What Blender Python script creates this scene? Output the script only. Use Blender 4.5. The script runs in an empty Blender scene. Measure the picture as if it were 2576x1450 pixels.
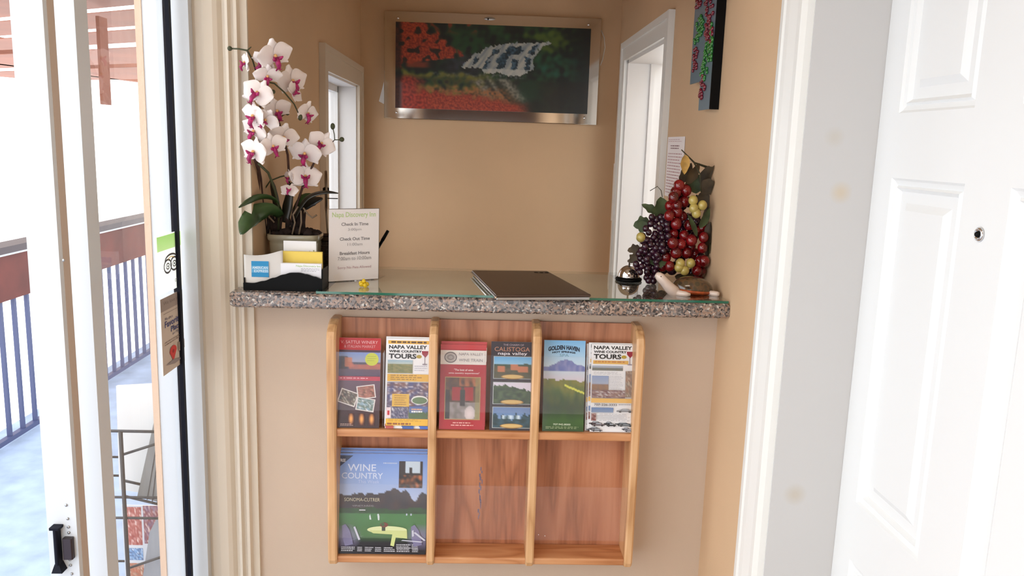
import bpy, math, random
from mathutils import Vector, Matrix, noise
random.seed(7)
C = bpy.context.scene.collection
sc = bpy.context.scene
PI = math.pi
# ------------------------------------------------------------------ camera (2576 x 1450 frame)
F, HC, CX, CY = 2055.0, 1.52, 1288.0, 725.0
_dn = Vector((-368, 11675, F)).normalized()
_fw = Vector((1215 - CX, 362 - CY, F)); _fw = (_fw - _dn * _fw.dot(_dn)).normalized()
_rt = _dn.cross(_fw)
CAMP = Vector((0, 0, HC))
cd = bpy.data.cameras.new('camera'); cam = bpy.data.objects.new('camera', cd); C.objects.link(cam)
cd.sensor_width = 36; cd.lens = 36 * F / 2576; cd.clip_start = 0.02
# world axes of the camera: its x, up and back vectors
cx_ = Vector((_rt.x, _fw.x, -_dn.x)); cy_ = -Vector((_rt.y, _fw.y, -_dn.y)); cz_ = -Vector((_rt.z, _fw.z, -_dn.z))
cam.matrix_world = Matrix(((cx_.x, cy_.x, cz_.x, 0), (cx_.y, cy_.y, cz_.y, 0), (cx_.z, cy_.z, cz_.z, HC), (0, 0, 0, 1)))
sc.camera = cam
def at(u, v, ax, val):
    d = Vector((u - CX, v - CY, F)); r = Vector((d.dot(_rt), d.dot(_fw), -d.dot(_dn)))
    k = 'xyz'.index(ax)
    return CAMP + r * ((val - CAMP[k]) / r[k])
# ------------------------------------------------------------------ world, light, exposure
sc.view_settings.view_transform = 'Standard'; sc.view_settings.look = 'None'
sc.view_settings.exposure = 0.22; sc.view_settings.gamma = 1.0; sc.view_settings.use_curve_mapping = False
w = bpy.data.worlds.new('overcast'); sc.world = w; w.use_nodes = True
w.node_tree.nodes['Background'].inputs[0].default_value = (0.97, 0.985, 1.0, 1)
w.node_tree.nodes['Background'].inputs[1].default_value = 2.9
def area(name, loc, rot, sx, sy, power, col):
    l = bpy.data.lights.new(name, 'AREA'); l.shape = 'RECTANGLE'; l.size = sx; l.size_y = sy; l.energy = power; l.color = col
    o = bpy.data.objects.new(name, l); C.objects.link(o); o.location = loc; o.rotation_euler = rot
    return o
area('added_fill_light', (0.0, 0.2, 2.36), (0, 0, 0), 0.7, 0.5, 5, (1.0, 0.9, 0.76))  # fill light added above the view to brighten the room

# ------------------------------------------------------------------ helpers
def lin(c):
    f = lambda x: x / 12.92 if x <= 0.04045 else ((x + 0.055) / 1.055) ** 2.4
    return tuple(f(x / 255.0) for x in c[:3]) + (1.0,)
def mat(name, col=None, rough=0.5, metal=0.0, spec=0.5, coat=0.0, bump=0.0, bscale=200.0, vary=0.0, vscale=6.0, vcol=False, trans=0.0, alpha=1.0, sub=0.0):
    m = bpy.data.materials.new(name); m.use_nodes = True; nt = m.node_tree; b = nt.nodes['Principled BSDF']
    b.inputs['Roughness'].default_value = rough; b.inputs['Metallic'].default_value = metal
    b.inputs['Specular IOR Level'].default_value = spec; b.inputs['Coat Weight'].default_value = coat
    if trans: b.inputs['Transmission Weight'].default_value = trans
    if alpha < 1: b.inputs['Alpha'].default_value = alpha
    if sub: b.inputs['Subsurface Weight'].default_value = sub; b.inputs['Subsurface Radius'].default_value = (.01, .01, .01)
    if vcol:
        a = nt.nodes.new('ShaderNodeVertexColor'); a.layer_name = 'Col'; nt.links.new(a.outputs[0], b.inputs['Base Color'])
    else:
        b.inputs['Base Color'].default_value = lin(col)
    tc = None
    if bump or vary:
        tc = nt.nodes.new('ShaderNodeTexCoord')
    if vary and not vcol:
        n = nt.nodes.new('ShaderNodeTexNoise'); n.inputs['Scale'].default_value = vscale; n.inputs['Detail'].default_value = 5
        nt.links.new(tc.outputs['Object'], n.inputs['Vector'])
        r = nt.nodes.new('ShaderNodeValToRGB')
        lo = lin([max(0, x * (1 - vary)) for x in col]); hi = lin([min(255, x * (1 + vary)) for x in col])
        r.color_ramp.elements[0].position = .3; r.color_ramp.elements[0].color = lo
        r.color_ramp.elements[1].position = .7; r.color_ramp.elements[1].color = hi
        nt.links.new(n.outputs['Fac'], r.inputs[0]); nt.links.new(r.outputs[0], b.inputs['Base Color'])
    if bump:
        n = nt.nodes.new('ShaderNodeTexNoise'); n.inputs['Scale'].default_value = bscale; n.inputs['Detail'].default_value = 3
        nt.links.new(tc.outputs['Object'], n.inputs['Vector'])
        bp = nt.nodes.new('ShaderNodeBump'); bp.inputs['Strength'].default_value = bump; bp.inputs['Distance'].default_value = 0.002
        nt.links.new(n.outputs['Fac'], bp.inputs['Height']); nt.links.new(bp.outputs[0], b.inputs['Normal'])
    return m
def ramp_mat(name, build, rough=.4, coat=0.0):
    m = bpy.data.materials.new(name); m.use_nodes = True; nt = m.node_tree; b = nt.nodes['Principled BSDF']
    b.inputs['Roughness'].default_value = rough; b.inputs['Coat Weight'].default_value = coat
    tc = nt.nodes.new('ShaderNodeTexCoord')
    build(nt, b, tc)
    return m
def ramp(nt, stops, src):
    r = nt.nodes.new('ShaderNodeValToRGB'); cr = r.color_ramp
    while len(cr.elements) < len(stops): cr.elements.new(0.5)
    for e, (p, c) in zip(cr.elements, stops): e.position = p; e.color = lin(c)
    nt.links.new(src, r.inputs[0]); return r
def oak(name, dark, mid, light, along='z', scl=1.0):
    def f(nt, b, tc):
        mp = nt.nodes.new('ShaderNodeMapping')
        s = {'z': (9, 9, 1.1), 'x': (1.1, 9, 9)}[along]
        mp.inputs['Scale'].default_value = [a * scl for a in s]
        nt.links.new(tc.outputs['Object'], mp.inputs['Vector'])
        n = nt.nodes.new('ShaderNodeTexNoise'); n.inputs['Scale'].default_value = 1.6; n.inputs['Detail'].default_value = 2; n.inputs['Distortion'].default_value = .6
        nt.links.new(mp.outputs[0], n.inputs['Vector'])
        mu = nt.nodes.new('ShaderNodeMath'); mu.operation = 'MULTIPLY'; mu.inputs[1].default_value = 9.0; nt.links.new(n.outputs['Fac'], mu.inputs[0])
        fr = nt.nodes.new('ShaderNodeMath'); fr.operation = 'PINGPONG'; fr.inputs[1].default_value = 1.0; nt.links.new(mu.outputs[0], fr.inputs[0])
        n2 = nt.nodes.new('ShaderNodeTexNoise'); n2.inputs['Scale'].default_value = 30; n2.inputs['Detail'].default_value = 4
        mp2 = nt.nodes.new('ShaderNodeMapping'); mp2.inputs['Scale'].default_value = {'z': (6, 6, .35), 'x': (.35, 6, 6)}[along]
        nt.links.new(tc.outputs['Object'], mp2.inputs['Vector']); nt.links.new(mp2.outputs[0], n2.inputs['Vector'])
        mx = nt.nodes.new('ShaderNodeMix'); mx.inputs[0].default_value = .5
        nt.links.new(fr.outputs[0], mx.inputs[2]); nt.links.new(n2.outputs['Fac'], mx.inputs[3])
        r = ramp(nt, [(.15, dark), (.45, mid), (.75, light)], mx.outputs[0])
        nt.links.new(r.outputs[0], b.inputs['Base Color'])
    return ramp_mat(name, f, .42, .15)
def granite_nodes(nt, b, tc):
    v = nt.nodes.new('ShaderNodeTexVoronoi'); v.inputs['Scale'].default_value = 235
    nd = nt.nodes.new('ShaderNodeTexNoise'); nd.inputs['Scale'].default_value = 60; nd.inputs['Detail'].default_value = 3
    nt.links.new(tc.outputs['Object'], nd.inputs['Vector'])
    add = nt.nodes.new('ShaderNodeVectorMath'); add.operation = 'MULTIPLY_ADD'; add.inputs[1].default_value = (.012, .012, .012)
    nt.links.new(nd.outputs['Color'], add.inputs[0]); nt.links.new(tc.outputs['Object'], add.inputs[2])
    nt.links.new(add.outputs[0], v.inputs['Vector'])
    sp = nt.nodes.new('ShaderNodeSeparateColor'); nt.links.new(v.outputs['Color'], sp.inputs[0])
    r = ramp(nt, [(0, (50, 46, 46)), (.12, (84, 78, 76)), (.28, (116, 104, 98)), (.45, (150, 124, 108)), (.62, (164, 142, 128)), (.8, (128, 120, 116)), (.94, (196, 190, 182))], sp.outputs[0])
    r.color_ramp.interpolation = 'CONSTANT'
    nt.links.new(r.outputs[0], b.inputs['Base Color'])
def mix_glass(name, tint=(1, 1, 1), refl=1.0, haze=None, hz=0.0):
    m = bpy.data.materials.new(name); m.use_nodes = True; nt = m.node_tree; nt.nodes.clear()
    out = nt.nodes.new('ShaderNodeOutputMaterial'); t = nt.nodes.new('ShaderNodeBsdfTransparent'); t.inputs[0].default_value = tint + (1,)
    g = nt.nodes.new('ShaderNodeBsdfGlossy'); g.inputs['Roughness'].default_value = .02
    fr = nt.nodes.new('ShaderNodeFresnel'); fr.inputs[0].default_value = 1.5
    mu = nt.nodes.new('ShaderNodeMath'); mu.operation = 'MULTIPLY'; mu.inputs[1].default_value = refl; mu.use_clamp = True
    ge = nt.nodes.new('ShaderNodeNewGeometry'); iv = nt.nodes.new('ShaderNodeMath'); iv.operation = 'SUBTRACT'; iv.inputs[0].default_value = 1.0
    nt.links.new(ge.outputs['Backfacing'], iv.inputs[1]); ml = nt.nodes.new('ShaderNodeMath'); ml.operation = 'MULTIPLY'
    nt.links.new(fr.outputs[0], ml.inputs[0]); nt.links.new(iv.outputs[0], ml.inputs[1]); nt.links.new(ml.outputs[0], mu.inputs[0])
    mx = nt.nodes.new('ShaderNodeMixShader'); nt.links.new(mu.outputs[0], mx.inputs[0]); nt.links.new(t.outputs[0], mx.inputs[1]); nt.links.new(g.outputs[0], mx.inputs[2])
    last = mx
    if hz:
        d = nt.nodes.new('ShaderNodeBsdfDiffuse'); d.inputs[0].default_value = haze + (1,)
        m2 = nt.nodes.new('ShaderNodeMixShader'); m2.inputs[0].default_value = hz
        nt.links.new(mx.outputs[0], m2.inputs[1]); nt.links.new(d.outputs[0], m2.inputs[2]); last = m2
    nt.links.new(last.outputs[0], out.inputs[0])
    return m
M = dict(
    tan=mat('tan_wall_paint', (212, 180, 144), .75, bump=.15, bscale=350, vary=.02, vscale=3),
    tanf=mat('tan_counter_wall_paint', (202, 182, 162), .75, bump=.15, bscale=350, vary=.02, vscale=3),
    white=mat('white_gloss_paint', (236, 236, 232), .35),
    cream=mat('cream_trim_paint', (218, 206, 188), .4),
    jamb=mat('off_white_jamb_paint', (226, 224, 222), .5, vary=.01, vscale=4),
    door=mat('white_door_paint', (232, 234, 234), .4),
    ceil=mat('ceiling_paint', (206, 186, 158), .8),
    brownwall=mat('dark_brown_wall_paint', (84, 58, 50), .7),
    floor=mat('floor_tile', (150, 128, 106), .4, vary=.1),
    vinyl=mat('white_vinyl', (206, 211, 216), .35),
    vinylb=mat('beige_vinyl_recess', (190, 172, 156), .5),
    gasket=mat('black_rubber_gasket', (16, 18, 30), .6, spec=.15),
    black=mat('black_plastic', (8, 8, 9), .5, spec=.12),
    darkmetal=mat('dark_bronze_metal', (62, 52, 56), .4, .6),
    chrome=mat('polished_chrome', (220, 220, 222), .06, 1.0),
    steel=mat('brushed_steel', (170, 170, 170), .3, 1.0),
    print=mat('printed_gloss_paper', rough=.35, vcol=True, coat=.15),
    flat=mat('printed_matt_paper', rough=.7, vcol=True),
    paper=mat('white_paper', (240, 240, 238), .7),
    mirror=mat('mirrored_silver_frame', (214, 210, 204), .07, 1.0),
    granite=ramp_mat('speckled_granite', granite_nodes, .25, .3),
    oakf=oak('light_oak', (180, 132, 86), (206, 160, 112), (218, 174, 128)),
    oakx=oak('light_oak_shelf', (172, 110, 66), (198, 138, 92), (208, 152, 106), 'x'),
    oakb=oak('red_oak_veneer', (146, 92, 64), (180, 118, 84), (196, 136, 102), 'z', .8),
    acrylic=mix_glass('clear_acrylic', (1, 1, 1), .9, (.8, .82, .9), .02),
    pane=mix_glass('window_glass', (1, 1, 1), .8, (.9, .9, .95), .04),
    sheet=mix_glass('counter_glass', (.975, .99, .98), 1.5),
    edge=mat('green_glass_edge', (12, 96, 74), .1, coat=.5),
    reflection_tint=mat('beige_reflection_tint', (226, 214, 186), .5, vary=.04, vscale=9),
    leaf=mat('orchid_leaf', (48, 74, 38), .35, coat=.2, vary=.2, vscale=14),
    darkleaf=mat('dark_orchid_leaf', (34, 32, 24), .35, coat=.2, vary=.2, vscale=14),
    stem=mat('brown_green_stem', (70, 44, 34), .6, vary=.2, vscale=40),
    twig=mat('green_twig', (66, 70, 44), .6),
    root=mat('aerial_root', (122, 104, 84), .7),
    petal=mat('white_orchid_petal', (238, 228, 224), .6, sub=.15, vary=.02, vscale=30),
    lip=mat('magenta_orchid_lip', (158, 26, 92), .45, vary=.25, vscale=90),
    yellowc=mat('yellow_orchid_throat', (226, 176, 110), .5),
    soil=mat('dark_moss', (36, 22, 18), .9, bump=1, bscale=120, vary=.3, vscale=60),
    pot=mat('celadon_ceramic', (172, 166, 144), .25, coat=.5, vary=.06, vscale=18),
    redg=mat('red_grape_skin', (104, 10, 16), .13, coat=.6, vary=.35, vscale=35),
    yelg=mat('yellow_green_grape_skin', (186, 168, 92), .2, coat=.4, vary=.12, vscale=40),
    purg=mat('dark_purple_grape_skin', (46, 14, 34), .14, coat=.6, vary=.3, vscale=50),
    gleaf=mat('silk_grape_leaf', (64, 78, 48), .65, vary=.2, vscale=40),
    bleaf=mat('brown_silk_leaf', (66, 54, 36), .65, vary=.25, vscale=40),
    yleaf=mat('yellowed_silk_leaf', (170, 132, 62), .65, vary=.2, vscale=40),
    vine=mat('vine_stem', (52, 50, 30), .7, vary=.2, vscale=60),
    laptop=mat('dark_brown_laptop_lid', (74, 54, 42), .32, .35),
    turtle=mat('pale_glazed_ceramic', (222, 204, 192), .15, coat=.7, vary=.04, vscale=30),
    shell=None, orange=mat('orange_glaze', (170, 74, 30), .15, coat=.7, vary=.2, vscale=60),
    wicker=None,
    yel=mat('yellow_enamel', (226, 184, 30), .35, vary=.2, vscale=200),
    holder=mat('pale_grey_plastic', (214, 210, 206), .3),
    deck=mat('pale_blue_coated_deck', (158, 180, 210), .7, vary=.08, vscale=8, bump=.5, bscale=60),
    redwood=mat('reddish_brown_stained_timber', (96, 44, 36), .7, vary=.14, vscale=5),
    roof=mat('orange_brown_timber_boards', (116, 66, 46), .7, vary=.12, vscale=2),
    rail=mat('dark_blue_grey_painted_steel', (66, 74, 112), .5),
    stucco=mat('peach_stucco', (214, 184, 160), .9, bump=1.0, bscale=90),
    wire=mat('dark_wire', (56, 58, 62), .4, .6),
    bluegrey=mat('blue_grey_metal_panel', (120, 140, 152), .35, .3),
    greenb=mat('green_glass_bead', (40, 120, 46), .1, coat=.8),
    redb=mat('ruby_glass_bead', (120, 24, 44), .1, coat=.8),
    brass=mat('aged_metal', (120, 108, 94), .35, .7),
    fixture=mat('frosted_lamp_cover', (240, 236, 225), .6),
)
def decal_mat():
    m = bpy.data.materials.new('translucent_window_decal'); m.use_nodes = True; nt = m.node_tree; nt.nodes.clear()
    out = nt.nodes.new('ShaderNodeOutputMaterial'); a = nt.nodes.new('ShaderNodeVertexColor'); a.layer_name = 'Col'
    d = nt.nodes.new('ShaderNodeBsdfDiffuse'); t = nt.nodes.new('ShaderNodeBsdfTranslucent'); mx = nt.nodes.new('ShaderNodeMixShader'); mx.inputs[0].default_value = .45
    for n in (d, t): nt.links.new(a.outputs[0], n.inputs[0])
    nt.links.new(d.outputs[0], mx.inputs[1]); nt.links.new(t.outputs[0], mx.inputs[2]); nt.links.new(mx.outputs[0], out.inputs[0]); return m
M['decal'] = decal_mat()
def shell_nodes(nt, b, tc):
    v = nt.nodes.new('ShaderNodeTexVoronoi'); v.inputs['Scale'].default_value = 75; nt.links.new(tc.outputs['Object'], v.inputs['Vector'])
    r = ramp(nt, [(0, (70, 58, 38)), (.35, (52, 50, 34)), (.6, (110, 74, 40)), (.8, (34, 28, 24))], v.outputs['Distance'])
    v2 = ramp(nt, [(.0, (60, 60, 42)), (.5, (92, 70, 46)), (.9, (44, 36, 34))], v.outputs['Color'])
    mx = nt.nodes.new('ShaderNodeMix'); mx.data_type = 'RGBA'; mx.inputs[0].default_value = .5
    nt.links.new(r.outputs[0], mx.inputs[6]); nt.links.new(v2.outputs[0], mx.inputs[7]); nt.links.new(mx.outputs[2], b.inputs['Base Color'])
M['shell'] = ramp_mat('mottled_turtle_shell', shell_nodes, .12, .8)
M['wicker'] = mat('dark_brown_wicker', (52, 34, 26), .6, vary=.3, vscale=120)
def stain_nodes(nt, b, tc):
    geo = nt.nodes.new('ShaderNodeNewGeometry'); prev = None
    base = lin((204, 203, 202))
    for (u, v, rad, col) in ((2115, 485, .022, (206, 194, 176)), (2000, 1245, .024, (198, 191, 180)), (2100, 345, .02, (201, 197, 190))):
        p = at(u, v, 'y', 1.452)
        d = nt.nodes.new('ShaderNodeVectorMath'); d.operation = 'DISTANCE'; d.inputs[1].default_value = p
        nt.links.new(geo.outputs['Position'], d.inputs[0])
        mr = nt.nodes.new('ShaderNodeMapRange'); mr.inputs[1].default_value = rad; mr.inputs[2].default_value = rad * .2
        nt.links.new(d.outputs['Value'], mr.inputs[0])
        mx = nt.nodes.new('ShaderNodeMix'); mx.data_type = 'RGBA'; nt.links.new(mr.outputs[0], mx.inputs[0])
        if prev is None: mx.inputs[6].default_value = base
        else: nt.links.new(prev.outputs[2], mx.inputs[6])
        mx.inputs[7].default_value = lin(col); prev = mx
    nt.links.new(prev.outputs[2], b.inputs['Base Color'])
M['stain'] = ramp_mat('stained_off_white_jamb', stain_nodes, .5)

class MB:
    """collects faces in world coordinates; build() links them as ONE mesh object"""
    def __init__(s, T=None):
        s.v = []; s.f = []; s.c = []; s.mi = []; s.sm = []; s.T = T or Matrix.Identity(4); s.cur = 0; s.smooth = False
    def add(s, vs, fs, col=None):
        n = len(s.v); s.v += [s.T @ Vector(p) for p in vs]
        for f in fs:
            s.f.append([n + i for i in f]); s.mi.append(s.cur); s.sm.append(s.smooth)
            if callable(col): s.c.append([col(vs[i]) for i in f])
            elif col and isinstance(col[0], (tuple, list)): s.c.append([col[i] for i in f])
            else: s.c.append([col or (1, 1, 1, 1)] * len(f))
        return s
    def box(s, a, b, col=None):
        x0, y0, z0 = a; x1, y1, z1 = b
        x0, x1 = min(x0, x1), max(x0, x1); y0, y1 = min(y0, y1), max(y0, y1); z0, z1 = min(z0, z1), max(z0, z1)
        vs = [(x0, y0, z0), (x1, y0, z0), (x1, y1, z0), (x0, y1, z0), (x0, y0, z1), (x1, y0, z1), (x1, y1, z1), (x0, y1, z1)]
        return s.add(vs, [(0, 3, 2, 1), (4, 5, 6, 7), (0, 1, 5, 4), (1, 2, 6, 5), (2, 3, 7, 6), (3, 0, 4, 7)], col)
    def rbox(s, a, b, r=.004, n=3, ax='z', col=None):
        """box with rounded edges along axis ax"""
        i, j, k = {'z': (0, 1, 2), 'y': (0, 2, 1), 'x': (1, 2, 0)}[ax]
        pts = []
        for (px, py, a0) in ((b[i], b[j], 0), (a[i], b[j], 1), (a[i], a[j], 2), (b[i], a[j], 3)):
            sx = -1 if px == b[i] else 1; sy = -1 if py == b[j] else 1
            for q in range(n + 1):
                an = (a0 + q / n) * PI / 2
                pts.append((px + sx * r + r * math.cos(an), py + sy * r + r * math.sin(an)))
        def mk(p, h):
            o = [0, 0, 0]; o[i], o[j], o[k] = p[0], p[1], h; return tuple(o)
        return s.prism([mk(p, a[k]) for p in pts], [mk(p, b[k]) for p in pts], col)
    def prism(s, p0, p1, col=None):
        n = len(p0); vs = list(p0) + list(p1)
        return s.add(vs, [tuple(reversed(range(n))), tuple(range(n, 2 * n))] + [(i, (i + 1) % n, n + (i + 1) % n, n + i) for i in range(n)], col)
    def tube(s, pts, r, n=8, col=None):
        pts = [Vector(p) for p in pts]; rs = r if isinstance(r, (list, tuple)) else [r] * len(pts)
        vs = []; fs = []; up = None
        for i, p in enumerate(pts):
            d = (pts[min(i + 1, len(pts) - 1)] - pts[max(i - 1, 0)]).normalized()
            if up is None: up = d.orthogonal().normalized()
            up = (up - d * up.dot(d)).normalized(); q = d.cross(up)
            for k in range(n):
                a = 2 * PI * k / n; vs.append(tuple(p + (up * math.cos(a) + q * math.sin(a)) * rs[i]))
        for i in range(len(pts) - 1):
            for k in range(n): fs.append((i * n + k, i * n + (k + 1) % n, (i + 1) * n + (k + 1) % n, (i + 1) * n + k))
        fs.append(tuple(reversed(range(n)))); fs.append(tuple(range((len(pts) - 1) * n, len(pts) * n)))
        return s.add(vs, fs, col)
    def lathe(s, prof, c, n=24, R=None, sx=1, sy=1, col=None):
        R = R or Matrix.Identity(3); c = Vector(c); vs = []; fs = []
        for (r, z) in prof:
            for k in range(n):
                a = 2 * PI * k / n; vs.append(tuple(c + R @ Vector((r * sx * math.cos(a), r * sy * math.sin(a), z))))
        m = len(prof)
        for i in range(m - 1):
            for k in range(n): fs.append((i * n + k, i * n + (k + 1) % n, (i + 1) * n + (k + 1) % n, (i + 1) * n + k))
        fs.append(tuple(reversed(range(n)))); fs.append(tuple(range((m - 1) * n, m * n)))
        return s.add(vs, fs, col)
    def ball(s, c, r, n=14, m=8, R=None, col=None):
        rx, ry, rz = r if isinstance(r, (tuple, list)) else (r, r, r)
        R = R or Matrix.Identity(3); c = Vector(c); vs = []; fs = []
        for i in range(m + 1):
            t = PI * (i / m) if 0 < i < m else (0.02 if i == 0 else PI - .02)
            for k in range(n):
                a = 2 * PI * k / n
                vs.append(tuple(c + R @ Vector((rx * math.sin(t) * math.cos(a), ry * math.sin(t) * math.sin(a), -rz * math.cos(t)))))
        for i in range(m):
            for k in range(n): fs.append((i * n + k, i * n + (k + 1) % n, (i + 1) * n + (k + 1) % n, (i + 1) * n + k))
        fs.append(tuple(reversed(range(n)))); fs.append(tuple(range(m * n, (m + 1) * n)))
        return s.add(vs, fs, col)
    def build(s, name, mats, parent=None, bevel=0.0):
        me = bpy.data.meshes.new(name); me.from_pydata([tuple(p) for p in s.v], [], s.f)
        for m in (mats if isinstance(mats, (list, tuple)) else [mats]): me.materials.append(m)
        me.polygons.foreach_set('material_index', s.mi); me.polygons.foreach_set('use_smooth', s.sm)
        ca = me.color_attributes.new('Col', 'FLOAT_COLOR', 'CORNER')
        flat = [x for f in s.c for c in f for x in c]
        if len(flat) == len(ca.data) * 4: ca.data.foreach_set('color', flat)
        me.update()
        o = bpy.data.objects.new(name, me); C.objects.link(o)
        if parent is not None:
            o.parent = parent
            if parent.type == 'EMPTY': o.matrix_parent_inverse = Matrix.Translation(-parent.location)
        if bevel:
            b = o.modifiers.new('bevel', 'BEVEL'); b.width = bevel; b.segments = 2; b.limit_method = 'ANGLE'
        return o
def dup_part(o, parent):
    c = o.copy(); C.objects.link(c); inv = o.matrix_parent_inverse.copy(); c.parent = parent; c.matrix_parent_inverse = inv; return c
def S(mb): mb.smooth = True; return mb
def tag(o, label, cat, group=None):
    o['label'] = label; o['category'] = cat
    if group: o['group'] = group
    return o
def thing(name, loc, label, cat, group=None):
    o = bpy.data.objects.new(name, None); C.objects.link(o); o.location = loc; o.empty_display_size = .05
    return tag(o, label, cat, group)
def struct(name, mb, m, parent=None, bevel=0.0):
    o = mb.build(name, m, parent, bevel)
    if parent is None: o['kind'] = 'structure'
    return o
_tcache = {}
def text_mesh(s, bold=0.0):
    k = (s, bold)
    if k not in _tcache:
        cu = bpy.data.curves.new('t', 'FONT'); cu.body = s; cu.offset = bold; cu.resolution_u = 3; cu.size = 1
        o = bpy.data.objects.new('t', cu); C.objects.link(o)
        me = bpy.data.meshes.new_from_object(o.evaluated_get(bpy.context.evaluated_depsgraph_get()))
        vs = [tuple(v.co) for v in me.vertices]; fs = [tuple(p.vertices) for p in me.polygons]
        bpy.data.objects.remove(o); bpy.data.curves.remove(cu); bpy.data.meshes.remove(me)
        xs = [v[0] for v in vs] or [0, 1]; ys = [v[1] for v in vs] or [0, 1]
        _tcache[k] = ([((v[0] - min(xs)) / (max(xs) - min(xs)), (v[1] - min(ys)) / max(1e-6, max(ys) - min(ys))) for v in vs], fs)
    return _tcache[k]
class Sheet:
    """a flat printed sheet with a thin body; s runs right 0..1, t runs down 0..1"""
    def __init__(s, TL, TR, BL, th=.002, body=(240, 240, 240), mb=None):
        s.o = Vector(TL); s.r = Vector(TR) - s.o; s.d = Vector(BL) - s.o; s.n = s.d.cross(s.r).normalized()
        if s.n.y > 0 and abs(s.n.y) > .4: s.n = -s.n
        s.mb = mb or MB(); s.L = 0
        if th:
            a = [s.p(0, 0), s.p(1, 0), s.p(1, 1), s.p(0, 1)]; b = [p - s.n * th for p in a]
            s.mb.prism([tuple(p) for p in a], [tuple(p) for p in b], lin(body))
    def p(s, u, t, l=0): return s.o + s.r * u + s.d * t + s.n * (l * .00013)
    def nx(s): s.L += 1; return s.L
    def poly(s, pts, col):
        l = s.nx(); s.mb.add([tuple(s.p(a, b, l)) for a, b in pts], [tuple(range(len(pts)))], lin(col))
    def rect(s, a, b, c, d, col): s.poly([(a, b), (c, b), (c, d), (a, d)], col)
    def grid(s, a, b, c, d, fn, nx=30, ny=30):
        l = s.nx(); vs = []; cs = []
        for j in range(ny + 1):
            for i in range(nx + 1):
                u, t = i / nx, j / ny; vs.append(tuple(s.p(a + (c - a) * u, b + (d - b) * t, l))); cs.append(lin([max(0, min(255, x)) for x in fn(u, t)]))
        fs = [(j * (nx + 1) + i, j * (nx + 1) + i + 1, (j + 1) * (nx + 1) + i + 1, (j + 1) * (nx + 1) + i) for j in range(ny) for i in range(nx)]
        s.mb.add(vs, fs, cs)
    def ell(s, a, b, ra, rb, col, n=28):
        s.poly([(a + ra * math.cos(2 * PI * k / n), b + rb * math.sin(2 * PI * k / n)) for k in range(n)], col)
    def ring(s, a, b, ra, rb, w, col, n=28, a0=0, a1=1):
        l = s.nx(); vs = []
        for k in range(n + 1):
            an = 2 * PI * (a0 + (a1 - a0) * k / n); q = s.r.length / s.d.length
            vs += [tuple(s.p(a + ra * math.cos(an), b + rb * math.sin(an), l)), tuple(s.p(a + (ra - w) * math.cos(an), b + (rb - w * q) * math.sin(an), l))]
        s.mb.add(vs, [(2 * k, 2 * k + 2, 2 * k + 3, 2 * k + 1) for k in range(n)], lin(col))
    def text(s, st, a, b, c, d, col, bold=0.0, arc=0.0):
        """fit the text into the box a..c, b..d"""
        vs, fs = text_mesh(st, bold); l = s.nx()
        s.mb.add([tuple(s.p(a + (c - a) * x, d - (d - b) * y - arc * (1 - (2 * x - 1) ** 2), l)) for x, y in vs], fs, lin(col))
    def lines(s, a, b, c, d, n, col, th=.35, seed=1):
        """rows of small unreadable print"""
        R = random.Random(seed); h = (d - b) / n
        for k in range(n):
            x = a; l = s.nx(); e = c - (c - a) * R.random() * .25
            while x < e:
                w_ = (c - a) * R.uniform(.05, .16); x1 = min(e, x + w_)
                s.mb.add([tuple(s.p(q, t, l)) for q, t in ((x, b + k * h), (x1, b + k * h), (x1, b + (k + th) * h), (x, b + (k + th) * h))], [(0, 1, 2, 3)], lin(col)); x = x1 + (c - a) * .03
def N(x, y, z=0.0, s=1.0): return noise.noise(Vector((x * s, y * s, z)))
def mixc(a, b, t):
    t = max(0, min(1, t)); return tuple(p + (q - p) * t for p, q in zip(a, b))

# ================================================================== the room shell
XR, XL, XD, YW, YB, ZC = 0.567, -0.52, -0.645, 1.88, 3.55, 2.4     # right wall, alcove left wall, sliding door plane, counter wall, back wall, ceiling
struct('floor', MB().box((-.66, -1.7, -.1), (1.7, 3.7, 0)), M['floor'])
struct('ceiling', MB().box((-.80, -1.7, ZC), (.72, 3.7, ZC + .1)), M['ceil'])
struct('added_shade_soffit', MB().box((XL, 2.0, 2.13), (XR, YB, 2.17)), M['tan'])  # unseen lowered ceiling, added to darken the top of the back wall
struct('wall_back', MB().box((XL - .14, YB, 0), (XR + .14, YB + .12, ZC)), M['tan'])
# right wall: openings for the alcove doorway (y 2.61..3.34) and the white door (y .62..1.455)
OA, OB, OT = 2.61, 3.335, 1.862
DA, DB, DT = .62, 1.455, 2.06
wr = MB()
wr.box((XR, -1.7, 0), (XR + .12, DA, ZC)); wr.box((XR, DA, DT), (XR + .12, DB, ZC)); wr.box((XR, DB + .0, 0), (XR + .12, OA, ZC))
wr.box((XR, OA, OT), (XR + .12, OB, ZC)); wr.box((XR, OB, 0), (XR + .12, YB, ZC))
struct('wall_right', wr, M['tan'])
# left alcove wall with the bright window
WA, WB, WT, WZ = 2.745, 3.43, 1.735, .95
wl = MB(); X0 = XL - .125
wl.box((X0, YW, 0), (XL, WA, ZC)); wl.box((X0, WA, WT), (XL, WB, ZC)); wl.box((X0, WA, 0), (XL, WB, WZ)); wl.box((X0, WB, 0), (XL, YB, ZC))
struct('wall_left', wl, M['tan'])
struct('added_shade_header', MB().box((XL, YW, 1.875), (XR, YW + .12, ZC)), M['tan'])  # unseen header, added to keep light off the upper alcove
struct('wall_counter', MB().box((XL, YW, 0), (XR, YW + .12, 1.146)), M['tanf'])
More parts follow.
